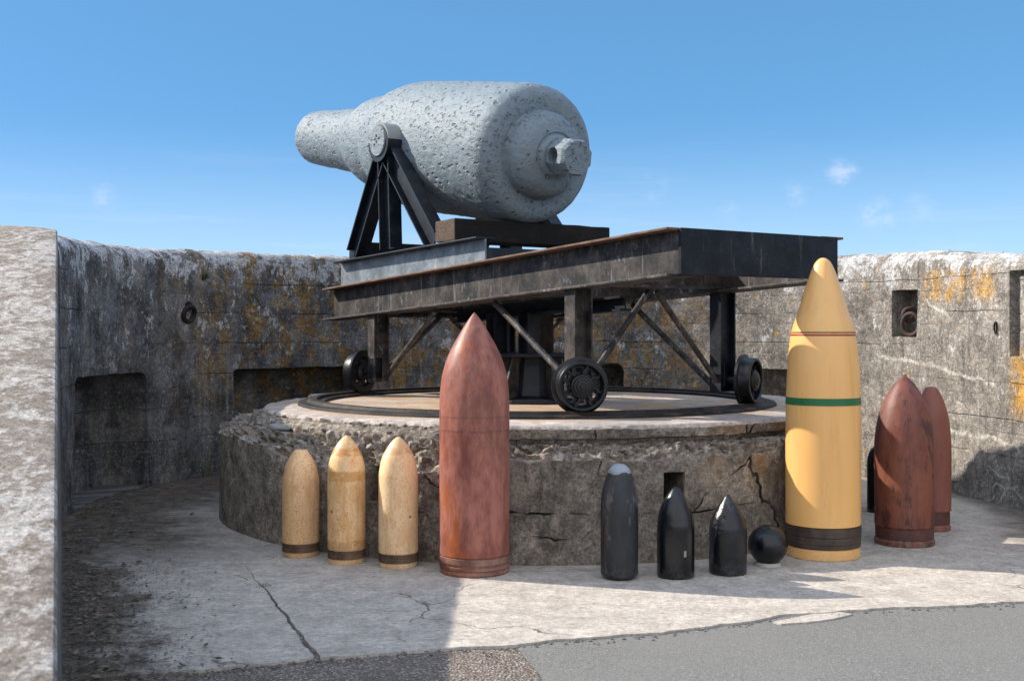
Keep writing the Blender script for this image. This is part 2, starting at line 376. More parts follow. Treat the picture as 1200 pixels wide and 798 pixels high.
def drum_material(kind):
    m = M('platform_' + kind, .92, spec=.2)
    p = m.obj
    uv = m.uv; x, y, z = m.sep(p)
    big = m.noise(p, 1.1, 5, .6); mid = m.noise(p, 5, 8, .7); fine = m.noise(p, 40, 6, .72)
    if kind == 'side':
        c = m.mix(m.sm(mid, .3, .72), (.215, .180, .145), (.52, .45, .375))
        c = m.mix(m.mul(m.sm(fine, .4, .75), .55), c, (.27, .25, .22))
        c = m.mix(m.mul(m.sm(big, .45, .65), .4), c, (.11, .095, .08)); c = m.grit(c, p, 14, .35); c = m.grit(c, p, 48, .4)
        st = m.noise(m.map(uv, (7, 1, 1)), 1.0, 6, .65)
        c = m.mix(m.mul(m.sm(st, .54, .68), .55), c, (.05, .047, .045))
        st2 = m.noise(m.map(uv, (6, 1.2, 1), (9, 0, 0)), 1.0, 6, .7)
        c = m.mix(m.mul(m.sm(st2, .58, .7), .4), c, (.38, .37, .35))
        rst = m.mul(m.band(m.sep(uv)[0], 14.5, 15.6, .5), m.sm(m.noise(m.map(uv, (4, 2, 1)), 1.0, 5), .4, .6), m.sm(m.sep(uv)[1], .35, .7))
        c = m.mix(m.mul(rst, .8), c, (.36, .2, .07))
        ed = m.voro(m.warp(m.warp(uv, 1.3, .4), 9, .05), .95, 'DISTANCE_TO_EDGE')
        cr = m.mul(m.sm(ed, .003, .008, 1, 0), m.sm(m.noise(uv, 1.2, 3), .44, .58))
        c = m.mix(m.mul(cr, .95), c, (.008, .008, .008))
        ve = m.mth('ABSOLUTE', m.add(m.noise(m.map(uv, (1, 1, 1), (2, 3, 0)), 2.2, 5, .55), -.5))
        ve = m.mul(m.sm(ve, .003, .01, 1, 0), m.sm(m.noise(uv, 2.5, 3), .5, .6))
        c = m.mix(m.mul(ve, .6), c, (.42, .4, .37))
        lj = m.mul(m.sm(m.mth('ABSOLUTE', m.add(m.sep(m.warp(m.warp(uv, 1.2, .16), 9, .03))[1], -.34)), .002, .009, 1, 0), m.sm(m.noise(uv, 1.3, 4), .5, .58))
        c = m.mix(lj, c, (.012, .012, .012))
        h = m.add(m.mul(mid, .7), m.mul(fine, .6)); h = m.add(h, m.mul(m.mth('MAXIMUM', cr, lj), -.9))
        return m.done(c, normal=m.bump(h, 1.0, .05))
    if kind == 'rubble':
        vd = m.voro(m.warp(p, 8, .05), 24); vc = m.voro(m.warp(p, 8, .05), 24, out='Color'); t, t2, _ = m.sep(vc)
        c = m.mix(m.mul(t, .35), m.mix(m.sm(mid, .3, .65), (.14, .118, .095), (.40, .345, .285)), (.42, .37, .32)); c = m.mix(m.mul(m.sm(t2, .88, .92), .7), c, (.5, .46, .42)); c = m.mix(m.mul(m.sm(t2, .2, .1), .6), c, (.12, .10, .085))
        c = m.grit(c, p, 30, .3); c = m.grit(c, p, 80, .3); c = m.mix(m.mul(m.sm(vd, .35, .6), .35), c, (.1, .085, .07)); c = m.mix(m.mul(m.sm(fine, .55, .7), .5), c, (.1, .085, .07))
        h = m.add(m.mul(m.inv(vd), .35), m.add(m.mul(fine, .5), m.mul(mid, .4)))
        return m.done(c, normal=m.bump(h, 1.0, .03))
    c = m.mix(m.sm(mid, .3, .7), (.33, .285, .255), (.53, .465, .42))
    c = m.mix(m.mul(m.sm(big, .45, .62), .6), c, (.3, .27, .25))
    c = m.mix(m.mul(m.sm(fine, .55, .75), .4), c, (.2, .17, .15))
    c = m.grit(c, p, 12, .2); c = m.grit(c, p, 50, .25)
    rr = m.mth('SQRT', m.add(m.mul(x, x), m.mul(y, y)))
    rust = m.mul(m.band(rr, 0, 2.25, .15), m.sm(m.noise(p, 1.8, 7, .7), .36, .56))
    c = m.mix(m.mul(rust, .6), c, (.4, .24, .1))
    h = m.add(m.mul(mid, .6), m.mul(fine, .35))
    return m.done(c, normal=m.bump(h, .6, .02))
def gun_material():
    m = M('pitted_grey_gun_paint', .55, spec=.4)
    p = m.obj; q = m.map(p, (1.0, 1.0, .62))
    w = m.warp(q, 9, .05)
    n1 = m.noise(w, 11, 6, .65); n2 = m.noise(w, 42, 5, .7); vo = m.voro(m.warp(q, 18, .06), 15)
    pit = m.mul(m.sm(vo, .12, .34, 1, 0), m.sm(m.noise(q, 6, 4, .65), .40, .56))
    scar = m.sm(m.noise(m.map(w, (1, 1, .75)), 34, 5, .65), .57, .66)
    pit = m.mth('MAXIMUM', pit, m.mul(scar, m.sm(m.noise(p, 2.6, 4), .42, .6, .05, .75)))
    c = m.mix(n1, (.13, .176, .212), (.225, .272, .305))
    c = m.mix(m.mul(m.sm(pit, .35, .9), m.sm(n2, .35, .65, .35, .95), .82), c, (.05, .057, .065))
    c = m.mix(m.mul(m.sm(m.noise(p, 2.2, 6, .7), .6, .7), .35), c, (.2, .2, .19))
    c = m.mix(m.mul(m.sm(m.noise(p, 3.0, 6, .75), .7, .76), .7), c, (.25, .17, .09))
    h = m.add(m.mul(pit, -.7), m.add(m.mul(n1, .7), m.mul(n2, .22)))
    return m.done(c, rough=m.lin(n2, 0, 1, .45, .7), normal=m.bump(h, .8, .03))
def steel_material(name, base, worn, rust_amt, rough=.5, streak=0.0, gloss_bump=.3, spec=.5, flake=0.0):
    m = M(name, rough, spec=spec)
    p = m.obj
    a = m.noise(p, 6, 7, .7); b = m.noise(p, 35, 5, .7); bl = m.noise(p, 1.3, 4)
    c = m.mix(m.sm(a, .35, .7), base, worn)
    c = m.mix(m.mul(m.sm(m.add(m.mul(a, .5), m.mul(b, .5)), .56, .66), rust_amt), c, (.16, .07, .03))
    if streak:
        x, y, z = m.sep(p)
        s = m.noise(m.map(p, (14, 14, 1.2)), 1.0, 6, .75)
        c = m.mix(m.mul(m.sm(s, .55, .7), streak), c, (.3, .31, .34))
    if flake:
        fk = m.mul(m.sm(m.noise(m.map(p, (1, 1, .7)), 13, 8, .78), .55, .62), m.sm(bl, .4, .6))
        c = m.mix(m.mul(fk, flake), c, (.42, .45, .49))
    sp = m.sm(m.voro(m.warp(p, 20, .04), 22), .06, .14, 1, 0)
    c = m.mix(m.mul(sp, m.sm(bl, .45, .6), .4), c, (.25, .25, .26))
    return m.done(c, rough=m.lin(b, 0, 1, rough - .12, rough + .2), normal=m.bump(m.add(m.mul(a, .4), m.mul(b, .4)), gloss_bump, .01))
def shell_material(name, base, alt, rust, rust_col=(.28, .12, .03), rough=.45, rings=(), flakes=0.0, flake_col=(.02, .02, .02), speck=0.0, side=None, spec=.5, bump=.25, vscale=.35, contrast=(.3, .7), ascale=5, dust=.35):
    m = M(name, rough, spec=spec)
    p = m.obj; x, y, z = m.sep(p)
    lo = (random.uniform(0, 30), random.uniform(0, 30), 0)
    q = m.map(p, (1, 1, vscale), lo)
    a = m.noise(q, ascale, 8, .72); b = m.noise(m.map(p, loc=lo), 40, 5, .7); st = m.noise(m.map(p, (11, 11, .8), lo), 1.0, 6, .7)
    c = m.mix(m.sm(a, *contrast), base, alt)
    c = m.mix(m.mul(m.sm(st, .5, .72), .25), c, tuple(k * .62 for k in base))
    if rust:
        r = m.sm(m.add(m.mul(st, .5), m.mul(m.noise(q, 3.5, 6, .7), .5)), .5, .545)
        if side is not None:      # weathering is heavier on one side of the shell
            r = m.mul(r, m.sm(m.add(m.mul(x, side[0]), m.mul(y, side[1])), -.02, .09))
        c = m.mix(m.mul(r, rust), c, m.mix(b, rust_col, tuple(k * 1.7 for k in rust_col)))
    if speck:
        tn = m.mul(m.sm(m.noise(m.map(p, (1, 1, .5), (lo[1], lo[0], 0)), 8, 7, .72), .47, .62), .55)
        c = m.mix(m.mul(tn, speck), c, (.62, .29, .075))
        s = m.mul(m.sm(m.add(m.voro(m.warp(m.map(p, loc=lo), 30, .03), 62), m.mul(m.noise(m.map(p, loc=lo), 26, 3), .35)), .38, .5, 1, 0), m.sm(m.noise(q, 6, 6, .7), .40, .54))
        s = m.mth('MAXIMUM', s, m.mul(m.sm(m.noise(m.map(p, (1, 1, .6), lo), 30, 6, .75), .56, .66), m.sm(m.noise(q, 6, 6, .7), .46, .6), .8))
        c = m.mix(m.mul(s, speck), c, m.mix(b, rust_col, tuple(k * 1.5 for k in rust_col)))
    for z0, z1, col, k in rings:
        bn = m.mul(m.band(m.add(z, m.mul(m.add(b, -.5), .02)), z0, z1, .006), m.sm(m.noise(p, 14, 5, .7), .32, .52), k)
        c = m.mix(bn, c, col)
    if flakes:
        fl = m.sm(m.noise(m.map(p, (1, 1, .4), (5, 2, 1)), 6.5, 8, .75), .53, .58)
        c = m.mix(m.mul(fl, flakes), c, flake_col)
    # splashed dust round the foot, thin scratches and rubbed spots
    du = m.mul(m.sm(m.add(z, m.mul(m.noise(p, 9, 6, .75), .26)), .27, .12, 0, 1), m.sm(m.noise(p, 26, 5, .75), .4, .62))
    c = m.mix(m.mul(du, dust), c, (.34, .30, .25))
    sc_ = m.mul(m.sm(m.noise(m.map(p, (60, 60, 2.5), lo), 1.0, 3, .6), .68, .73), m.sm(m.noise(m.map(p, loc=lo), 4, 3), .5, .6))
    c = m.mix(m.mul(sc_, .35), c, tuple(min(.6, k * 1.6 + .05) for k in base))
    ch = m.mul(m.sm(m.noise(m.map(p, loc=lo), 21, 6, .7), .69, .72), .6)
    c = m.mix(ch, c, tuple(k * .45 + .012 for k in base))
    return m.done(c, rough=m.lin(a, 0.2, .8, rough - .08, rough + .15), normal=m.bump(m.add(m.mul(a, .5), m.mul(b, .35)), bump, .008))
def timber_material():
    m = M('tarred_timber', .85, spec=.3)
    p = m.obj
    g = m.noise(m.map(p, (1.2, 22, 22)), 1.0, 6, .7); a = m.noise(p, 5, 5)
    c = m.mix(g, (.0035, .003, .003), (.014, .0115, .010)); c = m.mix(m.mul(m.sm(a, .5, .7), .3), c, (.035, .028, .024))
    return m.done(c, normal=m.bump(g, .6, .015))
def endgrain_material():
    m = M('timber_end_grain', .9, spec=.2)
    p = m.obj
    g = m.noise(m.map(p, (5, 60, 60)), 1.0, 4, .7); a = m.noise(p, 14, 6, .7)
    c = m.mix(a, (.045, .032, .025), (.2, .15, .115)); c = m.mix(m.mul(m.sm(g, .5, .6), .7), c, (.03, .022, .018))
    return m.done(c, normal=m.bump(g, .6, .01))
def plain(name, col, rough=.7, col2=None, scale=20):
    m = M(name, rough)
    return m.done(m.mix(m.noise(m.obj, scale, 5, .65), col, col2 or tuple(k * .6 for k in col)), normal=m.bump(m.noise(m.obj, scale * 3, 4), .3, .006))

W = dict(wall=wall_material(), ramp=ramp_material(), slab=slab_material(), asphalt=asphalt_material(), agg=aggregate_material(),
         dside=drum_material('side'), drub=drum_material('rubble'), dtop=drum_material('top'), gun=gun_material(),
         black=steel_material('black_painted_steel', (.003, .005, .009), (.012, .018, .028), .3, .42, 0, spec=.35),
         girder=steel_material('faded_black_steel', (.014, .013, .014), (.088, .072, .064), .25, .55, .45, spec=.3, flake=.3),
         silver=steel_material('worn_grey_steel', (.10, .12, .145), (.24, .27, .3), .25, .45, .5, flake=.7),
         rustflange=steel_material('rusty_steel', (.10, .052, .035), (.22, .13, .09), .7, .8, 0),
         iron=steel_material('dark_iron', (.007, .006, .006), (.045, .033, .027), .7, .65, 0, spec=.3),
         wheel=steel_material('glossy_black_cast_iron', (.004, .0045, .006), (.012, .014, .018), .1, .33, 0, spec=.4),
         timber=timber_material(), endg=endgrain_material(),
         soil=plain('dark_soil', (.045, .037, .03), .95, (.016, .014, .012), 12),
         hole=plain('dark_hole', (.006, .006, .006), .9))

# ------------------------------------------------------------------ ground
def poly_slab(name, pts, z0, z1, mat, kind='structure'):
    bm = bmesh.new()
    t = [bm.verts.new((x, y, z1)) for x, y in pts]; b = [bm.verts.new((x, y, z0)) for x, y in pts]
    n = len(pts); bm.faces.new(t)
    for i in range(n): bm.faces.new((t[i], t[(i + 1) % n], b[(i + 1) % n], b[i]))
    o = link(name, bm, mat); tag(o, kind=kind); return o
def rough_line(pts, step=.06, amp=.018, seed=0):
    out = []
    for i in range(len(pts) - 1):
        a, b = Vector(pts[i]), Vector(pts[i + 1]); n = max(1, int((b - a).length / step))
        for k in range(n):
            p = a.lerp(b, k / n); d = (b - a).normalized(); nn = Vector((-d.y, d.x))
            p += nn * amp * (mn.noise(Vector((p.x * 3.1 + seed, p.y * 3.1, seed))) + .6 * mn.noise(Vector((p.x * 14, p.y * 14 + seed, 2))))
            out.append((p.x, p.y))
    out.append(tuple(pts[-1])); return out
bm = bmesh.new()
gx = [-3000, -300, -60, -12, 0, 12, 60, 300, 3000]
gv = [[bm.verts.new((x, y, -.06)) for x in gx] for y in gx]
for j in range(len(gx) - 1):
    for i in range(len(gx) - 1): bm.faces.new((gv[j][i], gv[j][i + 1], gv[j + 1][i + 1], gv[j + 1][i]))
tag(link('ground', bm, W['soil']), kind='structure')

edge_px = [(60, 801), (150, 791), (215, 786), (290, 779), (368, 770)]
edge_px2 = [(372, 770), (450, 763), (540, 757), (605, 755), (655, 748), (705, 745), (760, 741), (820, 734), (870, 728), (915, 721), (985, 715), (1060, 711), (1130, 708), (1210, 703), (1400, 694)]
crack_px = [(368, 770), (352, 751), (341, 731), (326, 712), (312, 694), (300, 680), (286, 662), (262, 640)]
e1 = [gp(*q) for q in edge_px]; e2 = [gp(*q) for q in edge_px2]; ck = [gp(*q) for q in crack_px]
ckL = rough_line(ck, .05, .022, 3); ckR = rough_line([(x + .034 * max(0, 1 - i / 6.5), y) for i, (x, y) in enumerate(ck)], .05, .022, 3)
back = (ck[-1][0] - .9, 11.9); 
sl = [(-5.2, e1[0][1] - .35)] + rough_line(e1, .06, .02, 1)[:-1] + ckL + [back, (-2.2, 13.5), (-5.2, 14)]
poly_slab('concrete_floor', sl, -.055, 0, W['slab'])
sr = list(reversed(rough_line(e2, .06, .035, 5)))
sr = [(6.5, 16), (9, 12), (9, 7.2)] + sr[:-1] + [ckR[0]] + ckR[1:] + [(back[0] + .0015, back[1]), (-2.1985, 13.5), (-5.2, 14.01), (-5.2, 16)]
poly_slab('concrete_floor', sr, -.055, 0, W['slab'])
# asphalt path and the exposed-aggregate patch beside it
apx = [(604, 757), (615, 768), (628, 780), (642, 799), (668, 840)]
ap = rough_line([gp(*q) for q in apx], .05, .02, 4)
asph = ap + [(.3, 3.0), (-.2, -6), (14, -6), (14, 8.2)] + [(9, 7.6), (3.6, 7.3), (.2, 6.3)]
poly_slab('asphalt_path', asph, -.05, -.012, W['asphalt'])
aggp = [gp(604, 750)] + [(x - .004, y) for x, y in ap] + [(.29, 3.0), (-.21, -6), (-4, -6), (-4, 6.2), (-1.5, 6.4)]
poly_slab('aggregate_path', aggp, -.05, -.016, W['agg'])
# broken flake of old concrete at the slab edge
fl = [(905, 727), (925, 723), (958, 717), (985, 716), (998, 718), (975, 724), (945, 728), (915, 730)]
poly_slab('concrete_edge', rough_line([gp(*q) for q in fl] + [gp(*fl[0])], .04, .012, 8)[:-1], -.05, -.004, W['slab'])

# ------------------------------------------------------------------ parapet wall
def wall_top(u):
    t = 2.43 + .03 * mn.noise(Vector((u * .6, 3.3, 0))) + .012 * mn.noise(Vector((u * 3.5, 7.3, 0)))
    pts = [(0, 2.37), (.5, 2.39), (U_of(100), 2.42), (U250, 2.46), (U_of(400), 2.48), (U_of(975), 2.41), (U_of(1085), 2.375), (U_of(1100), 2.36), (U_of(1200), 2.24), (99, 2.1)]
    for (a, za), (b, zb) in zip(pts, pts[1:]):
        if a <= u <= b: return za + (zb - za) * (u - a) / (b - a) + (t - 2.43)
    return 2.3
bm = bmesh.new()
rows = []
for (x, y, nx, ny, u) in PATH:
    h = wall_top(u); pr = []
    nz = 28
    for k in range(nz + 1):
        z = -.1 + (h - .16 + .1) * k / nz; pr.append((0, z))
    for k in range(1, 7):
        t = PI / 2 * k / 6; pr.append((.24 * (1 - math.cos(t)), h - .16 + .16 * math.sin(t)))
    pr += [(.6, h - .01), (1.2, h - .05), (2.2, h - .25), (2.2, -.1)]
    rows.append([bm.verts.new((x + nx * d, y + ny * d, z)) for d, z in pr])
for a, b in zip(rows, rows[1:]):
    n = len(a)
    for k in range(n): bm.faces.new((a[k], b[k], b[(k + 1) % n], a[(k + 1) % n]))
bm.faces.new(rows[0]); bm.faces.new(list(reversed(rows[-1])))
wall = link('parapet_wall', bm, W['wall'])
tag(wall, 'curved concrete parapet wall with recesses, darker on the left, ringing the gun platform', 'wall')
def cutter(px0, px1, z0, z1, depth, rnd=0.0):
    p, q = wall_hit(px0), wall_hit(px1)
    n = max(2, int(abs(q[4] - p[4]) / .08)); bm = bmesh.new()
    A, B = [], []
    outl = []
    for i in range(n + 1):                       # top edge is eased down at both ends (rounded corners)
        f = i / n; outl.append((f, z1))
    us = [p[4] + (q[4] - p[4]) * i / n for i in range(n + 1)]
    if rnd:
        us = sorted(set(us + [us[0] + rnd * k for k in (.1, .3, .6, 1)] + [us[-1] - rnd * k for k in (.1, .3, .6, 1)]))
    def at(u, d):
        for a, b in zip(PATH, PATH[1:]):
            if a[4] <= u <= b[4]:
                w = (u - a[4]) / (b[4] - a[4]); s = [a[j] + (b[j] - a[j]) * w for j in range(4)]
                return (s[0] + s[2] * d, s[1] + s[3] * d)
    cols = []
    for u in us:
        e = min(u - us[0], us[-1] - u); zt = z1
        if rnd and e < rnd: zt = z1 - (rnd - math.sqrt(max(0, rnd * rnd - (rnd - e) ** 2))) 
        cols.append([bm.verts.new((*at(u, d), z)) for d, z in ((-.25, z0), (depth, z0), (depth, zt), (-.25, zt))])
    for a, b in zip(cols, cols[1:]):
        for k in range(4): bm.faces.new((a[k], b[k], b[(k + 1) % 4], a[(k + 1) % 4]))
    bm.faces.new(cols[0]); bm.faces.new(list(reversed(cols[-1])))
    return link('cutter', bm, W['wall'])
cuts = [cutter(88, 172, .02, 1.17, .42, .12), cutter(274, 418, .02, 1.15, .5, .06), cutter(600, 731, .02, 1.17, .5, .12), cutter(886, 990, .02, 1.13, .45, .05),
        cutter(1045, 1075, 1.51, wall_z(1060, 340), .26), cutter(1183, 1232, wall_z(1190, 418), wall_z(1190, 317), .075)]
boolean_cut(wall, cuts)
# UV from arc length and height; break up the flatness
me = wall.data
uvl = me.uv_layers.new(name='UVMap')
def wall_u(co):
    x, y = co.x - WCX, co.y - WCY; t = math.atan2(y, x)
    if t < -1.2: t += 2 * PI
    if t > th1: return WR * (th0 - t)
    b = PATH[nseg]; return UARC + (co.x - b[0]) * dvx + (co.y - b[1]) * dvy
for v in me.vertices:
    c = v.co; d = .014 * mn.noise(c * 1.7) + .010 * mn.noise(c * 6.0) + .005 * mn.noise(c * 15)
    if c.z > wall_top(wall_u(c)) - .3: d += .014 * mn.noise(c * 9)
    v.co = c + v.normal * d
for l in me.loops:
    c = me.vertices[l.vertex_index].co
    x, y = c.x - WCX, c.y - WCY
    u = wall_u(c)
    off = math.hypot(x, y) - WR if math.atan2(y, x) > th1 or x < 0 or u < UARC else (c.x - PATH[nseg][0]) * -dvy + (c.y - PATH[nseg][1]) * dvx
    off = max(0, off)
    uvl.data[l.index].uv = (u, c.z + off) if c.z > wall_top(u) - .2 else (u + off * .9, c.z)
for p in me.polygons: p.use_smooth = True
me.set_sharp_from_angle(angle=math.radians(35))

# ------------------------------------------------------------------ sloping wing wall on the left
bm = bmesh.new(); rows = []
NY = 110
for i in range(NY + 1):
    y = .9 + (9.75 - .9) * i / NY
    zt = min(-.218 + .276 * y, 2.405)
    if y > 9.1: zt = 2.405 - .11 * ((9.75 - y) / .65) ** 1.5 * .9 if y > 9.1 and -.218 + .276 * y > 2.29 else zt
    zt = max(zt, .03)
    zt += .010 * mn.noise(Vector((0, y * 2.2, 5)))
    xi = -.3765 * y; xe = xi - .004 * y
    pr = [(xi, -.1)] + [(xi + (xe - xi) * k / 8, -.1 + (zt - .035 + .1) * k / 8) for k in range(1, 9)]
    pr += [(xe - .003, zt - .02), (xe - .012, zt - .006), (xe - .03, zt)]
    pr += [(xe - .03 - .4 * k / 10, zt + .03 * math.sin(PI * min(1, k / 10) * .5)) for k in range(1, 11)]
    pr += [(xe - .7, zt + .03), (xe - 1.2, zt + .01), (xe - 2.6, zt - .35), (xe - 2.6, -.1)]
    rows.append([bm.verts.new((px_, y, z + (0 if z < 0 else .006 * mn.noise(Vector((px_ * 8, y * 8, z * 8)))))) for px_, z in pr])
for a, b in zip(rows, rows[1:]):
    n = len(a)
    for k in range(n):
        f = bm.faces.new((a[k], b[k], b[(k + 1) % n], a[(k + 1) % n])); f.material_index = 1 if k < 8 else 0
bm.faces.new(rows[0]); bm.faces.new(list(reversed(rows[-1])))
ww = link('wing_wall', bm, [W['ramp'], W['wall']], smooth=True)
uvl = ww.data.uv_layers.new(name='UVMap')
for l in ww.data.loops:
    c = ww.data.vertices[l.vertex_index].co; uvl.data[l.index].uv = (c.y * -1 + 9, c.z)
tag(ww, 'sloping concrete wall end in sun at the left, its top patched with pale lichen', 'wall')

# ------------------------------------------------------------------ gun platform (concrete drum)
DR = 2.8
root = thing('gun_platform', 'low round concrete gun platform with a crumbling rubble edge, under the big gun', 'platform', (CX, CY, 0))
Pr = [(2.80, 0), (2.797, .705), (2.79, .75), (2.75, .785), (2.69, .80), (2.60, .805), (2.59, .832), (2.650, .84), (2.662, .905), (2.64, .93), (2.3, .935), (0, .94)]
Pl = [(2.80, 0), (2.79, .60), (2.765, .645), (2.69, .71), (2.62, .77), (2.56, .81), (2.52, .845), (2.48, .875), (2.44, .90), (2.40, .922), (2.2, .935), (0, .94)]
RG = [.002, .016, .032, .045, .045, .03, .012, .018, .022, .012, .004, 0]
SUB = [16, 3, 5, 5, 3, 2, 2, 4, 2, 5, 6]
MI = [0, 1, 1, 1, 1, 1, 1, 0, 2, 2, 2]
NS = 1040
bm = bmesh.new(); cols = []; mis = []
for i in range(NS):
    t = 2 * PI * i / NS
    ct, st = math.cos(t), math.sin(t)
    # front-left sector is eroded; s = 1 sound lip
    ang = (math.degrees(t) + 360) % 360        # 270 = towards camera
    s = min(1, max(0, (ang - 254) / 9)); s = s * s * (3 - 2 * s)
    if ang < 150: s = 1
    dip = .05 * mn.noise(Vector((ct * 4, st * 4, 1.7))) + .03 * mn.noise(Vector((ct * 13, st * 13, 4)))
    ctl = []
    for k in range(len(Pr)):
        r = Pl[k][0] + (Pr[k][0] - Pl[k][0]) * s; z = Pl[k][1] + (Pr[k][1] - Pl[k][1]) * s
        if 1 <= k <= 4: z += dip * (1.3 - .4 * s)
        if s < 1 and 1 <= k <= 4: z += (.14, .12, .07, .03)[k - 1] * (1 - s) * min(1, max(0, (240 - ang) / 25))
        ctl.append((r, z, RG[k] * (1.0 - .2 * s)))
    col = []
    for k in range(len(ctl) - 1):
        n = SUB[k]
        for j in range(n):
            f = j / n; a, b = ctl[k], ctl[k + 1]
            r, z, g = [a[q] + (b[q] - a[q]) * f for q in range(3)]
            P = Vector((r * ct, r * st, z))
            d = g * (mn.noise(P * 9) + .8 * mn.noise(P * 22) + .5 * mn.noise(P * 47)) + .012 * mn.noise(P * 2.1) * (1 if r > 1 and z < .9 else 0)
            if g > .02:
                Q = P * 13 + mn.noise_vector(P * 7) * .5
                d += g * .75 * (mn.cell(Q) - .5) + g * .45 * (mn.cell(Q * 2.3) - .5)
            zz = z + (d * .5 if z > .02 and g > .01 else 0)
            col.append(bm.verts.new((P.x + ct * d, P.y + st * d, min(zz, .945))))
            if i == 0: mis.append(MI[k])
    cols.append(col)
cen = bm.verts.new((0, 0, .94)); botv = bm.verts.new((0, 0, 0))
nr = len(cols[0])
for i in range(NS):
    a, b = cols[i], cols[(i + 1) % NS]
    for k in range(nr - 1):
        f = bm.faces.new((a[k], b[k], b[k + 1], a[k + 1])); f.material_index = mis[k]; f.smooth = True
    f = bm.faces.new((a[nr - 1], b[nr - 1], cen)); f.material_index = 2
    bm.faces.new((b[0], a[0], botv))
drum = link('drum', bm, [W['dside'], W['drub'], W['dtop']], root)
def drum_cut(px, y0, y1, wpx, depth=.4):
    # direction of the photo column px, hit on the front of the drum
    k = (px - 600) / F; A = k * k + 1; B = -2 * (k * CX + CY); C_ = CX * CX + CY * CY - DR * DR
    Y = (-B - math.sqrt(B * B - 4 * A * C_)) / (2 * A); X = k * Y
    t = math.atan2(Y - CY, X - CX); z1, z0 = EYE + (HY - y0) * Y / F, EYE + (HY - y1) * Y / F
    hw = wpx / F * Y / 2
    bm = bmesh.new(); box(bm, DR - depth, DR + .2, -hw, hw, z0, z1, 0, Matrix.Rotation(t, 4, 'Z'))
    o = link('cutter', bm, W['dside']); o.location = (CX, CY, 0); return o
bpy.context.view_layer.update()
boolean_cut(drum, [drum_cut(790, 553, 590, 27), drum_cut(436, 546, 590, 26)])
uvl = drum.data.uv_layers.new(name='UVMap')
for p in drum.data.polygons:
    for li in p.loop_indices:
        c = drum.data.vertices[drum.data.loops[li].vertex_index].co
        uvl.data[li].uv = ((math.atan2(c.y, c.x) % (2 * PI)) * DR, c.z)
drum.data.set_sharp_from_angle(angle=math.radians(60))
# loose stones lying in the broken edge
bm = bmesh.new(); rr = random.Random(5)
for k in range(90):
    ang = math.radians(rr.uniform(196, 352)); left = math.degrees(ang) < 257
    f = rr.random()
    r = (2.79 - .36 * f) if left else (2.78 - .14 * f); z = (.62 + .28 * f + (.1 * (1 - f) if math.degrees(ang) < 235 else 0)) if left else (.72 + .075 * f)
    stone(bm, (r * math.cos(ang), r * math.sin(ang), z + .008), rr.uniform(.008, .03) * (1.0 if left else .8), k, 1, mi=rr.choice((0, 0, 1)))
stones_m = [plain('pale_pebble', (.36, .33, .3), .85, (.18, .16, .145), 18), plain('grey_pebble', (.2, .19, .18), .85, (.1, .095, .09), 18)]
o = link('rubble', bm, stones_m, root, smooth=True); tag(o, kind='stuff')
x, y = gp(366, 504, .80)
bm = bmesh.new(); stone(bm, (0, 0, 0), .075, 3, 3, .55)
o = link('stone', bm, plain('smooth_grey_stone', (.3, .31, .3), .8, (.2, .21, .2), 10), None, smooth=True)
an = math.atan2(y - CY, x - CX); o.location = (CX + 2.60 * math.cos(an), CY + 2.60 * math.sin(an), .835)
tag(o, 'smooth grey stone lying on the crumbled edge of the round platform', 'stone')

# circular racer rail
rt = thing('racer_rail', 'round dark iron rail let into the top of the gun platform, carrying the wheels', 'rail', (CX, CY, PT))
bm = bmesh.new()
prof = [(1.90, .0), (1.90, .03), (1.965, .032), (1.97, .056), (2.035, .057), (2.055, .03), (2.13, .028), (2.14, .0)]
n = len(prof); rg = []
for i in range(200):
    t = 2 * PI * i / 200; rg.append([bm.verts.new(((r + .006 * mn.noise(Vector((3 * math.cos(t) * 3, 3 * math.sin(t) * 3, r)))) * math.cos(t), r * math.sin(t), z)) for r, z in prof])
for i in range(200):
    for k in range(n): bm.faces.new((rg[i][k], rg[(i + 1) % 200][k], rg[(i + 1) % 200][(k + 1) % n], rg[i][(k + 1) % n]))
link('rail', bm, W['iron'], rt, bevel=.006)

# ------------------------------------------------------------------ traversing platform: local x = b (to the gun's right), y = a (to the muzzle)
tp = thing('traversing_platform', 'black steel girder frame on four flanged wheels beneath the gun, turning on the round rail', 'gun platform', (CX, CY, PT), RZ)
Z0 = PT
def gt(a): return 2.150 - .05 * a - Z0       # top of the main girders
GH = .335
def L3(b, a, z): return (b, a, z - Z0)
for sgn in (-1, 1):
    bm = bmesh.new()
    A, B = -2.765, 2.60; b0 = .755 * sgn
    def beam_box(bm, w0, w1, dz0, dz1, a0=A, a1=B):
        vs = []
        for aa in (a0, a1):
            for w in (w0, w1):
                for dz in (dz0, dz1): vs.append(bm.verts.new((w, aa, gt(aa) + dz)))
        for q in ((0, 1, 3, 2), (4, 6, 7, 5), (0, 4, 5, 1), (2, 3, 7, 6), (0, 2, 6, 4), (1, 5, 7, 3)): bm.faces.new([vs[i] for i in q])
    beam_box(bm, b0 - .010, b0 + .010, -GH + .02, -.018)
    g = link('main_girder', bm, W['girder'], tp)
    for nm, dz0, dz1, mt in (('top_flange', -.0175, .0, W['rustflange']), ('bottom_flange', -GH, -GH + .0195, W['girder'])):
        bm = bmesh.new(); beam_box(bm, b0 - .125, b0 + .115, dz0, dz1, A + (.0 if sgn < 0 else -.03), B + .05); link(nm, bm, mt, g, bevel=.004)
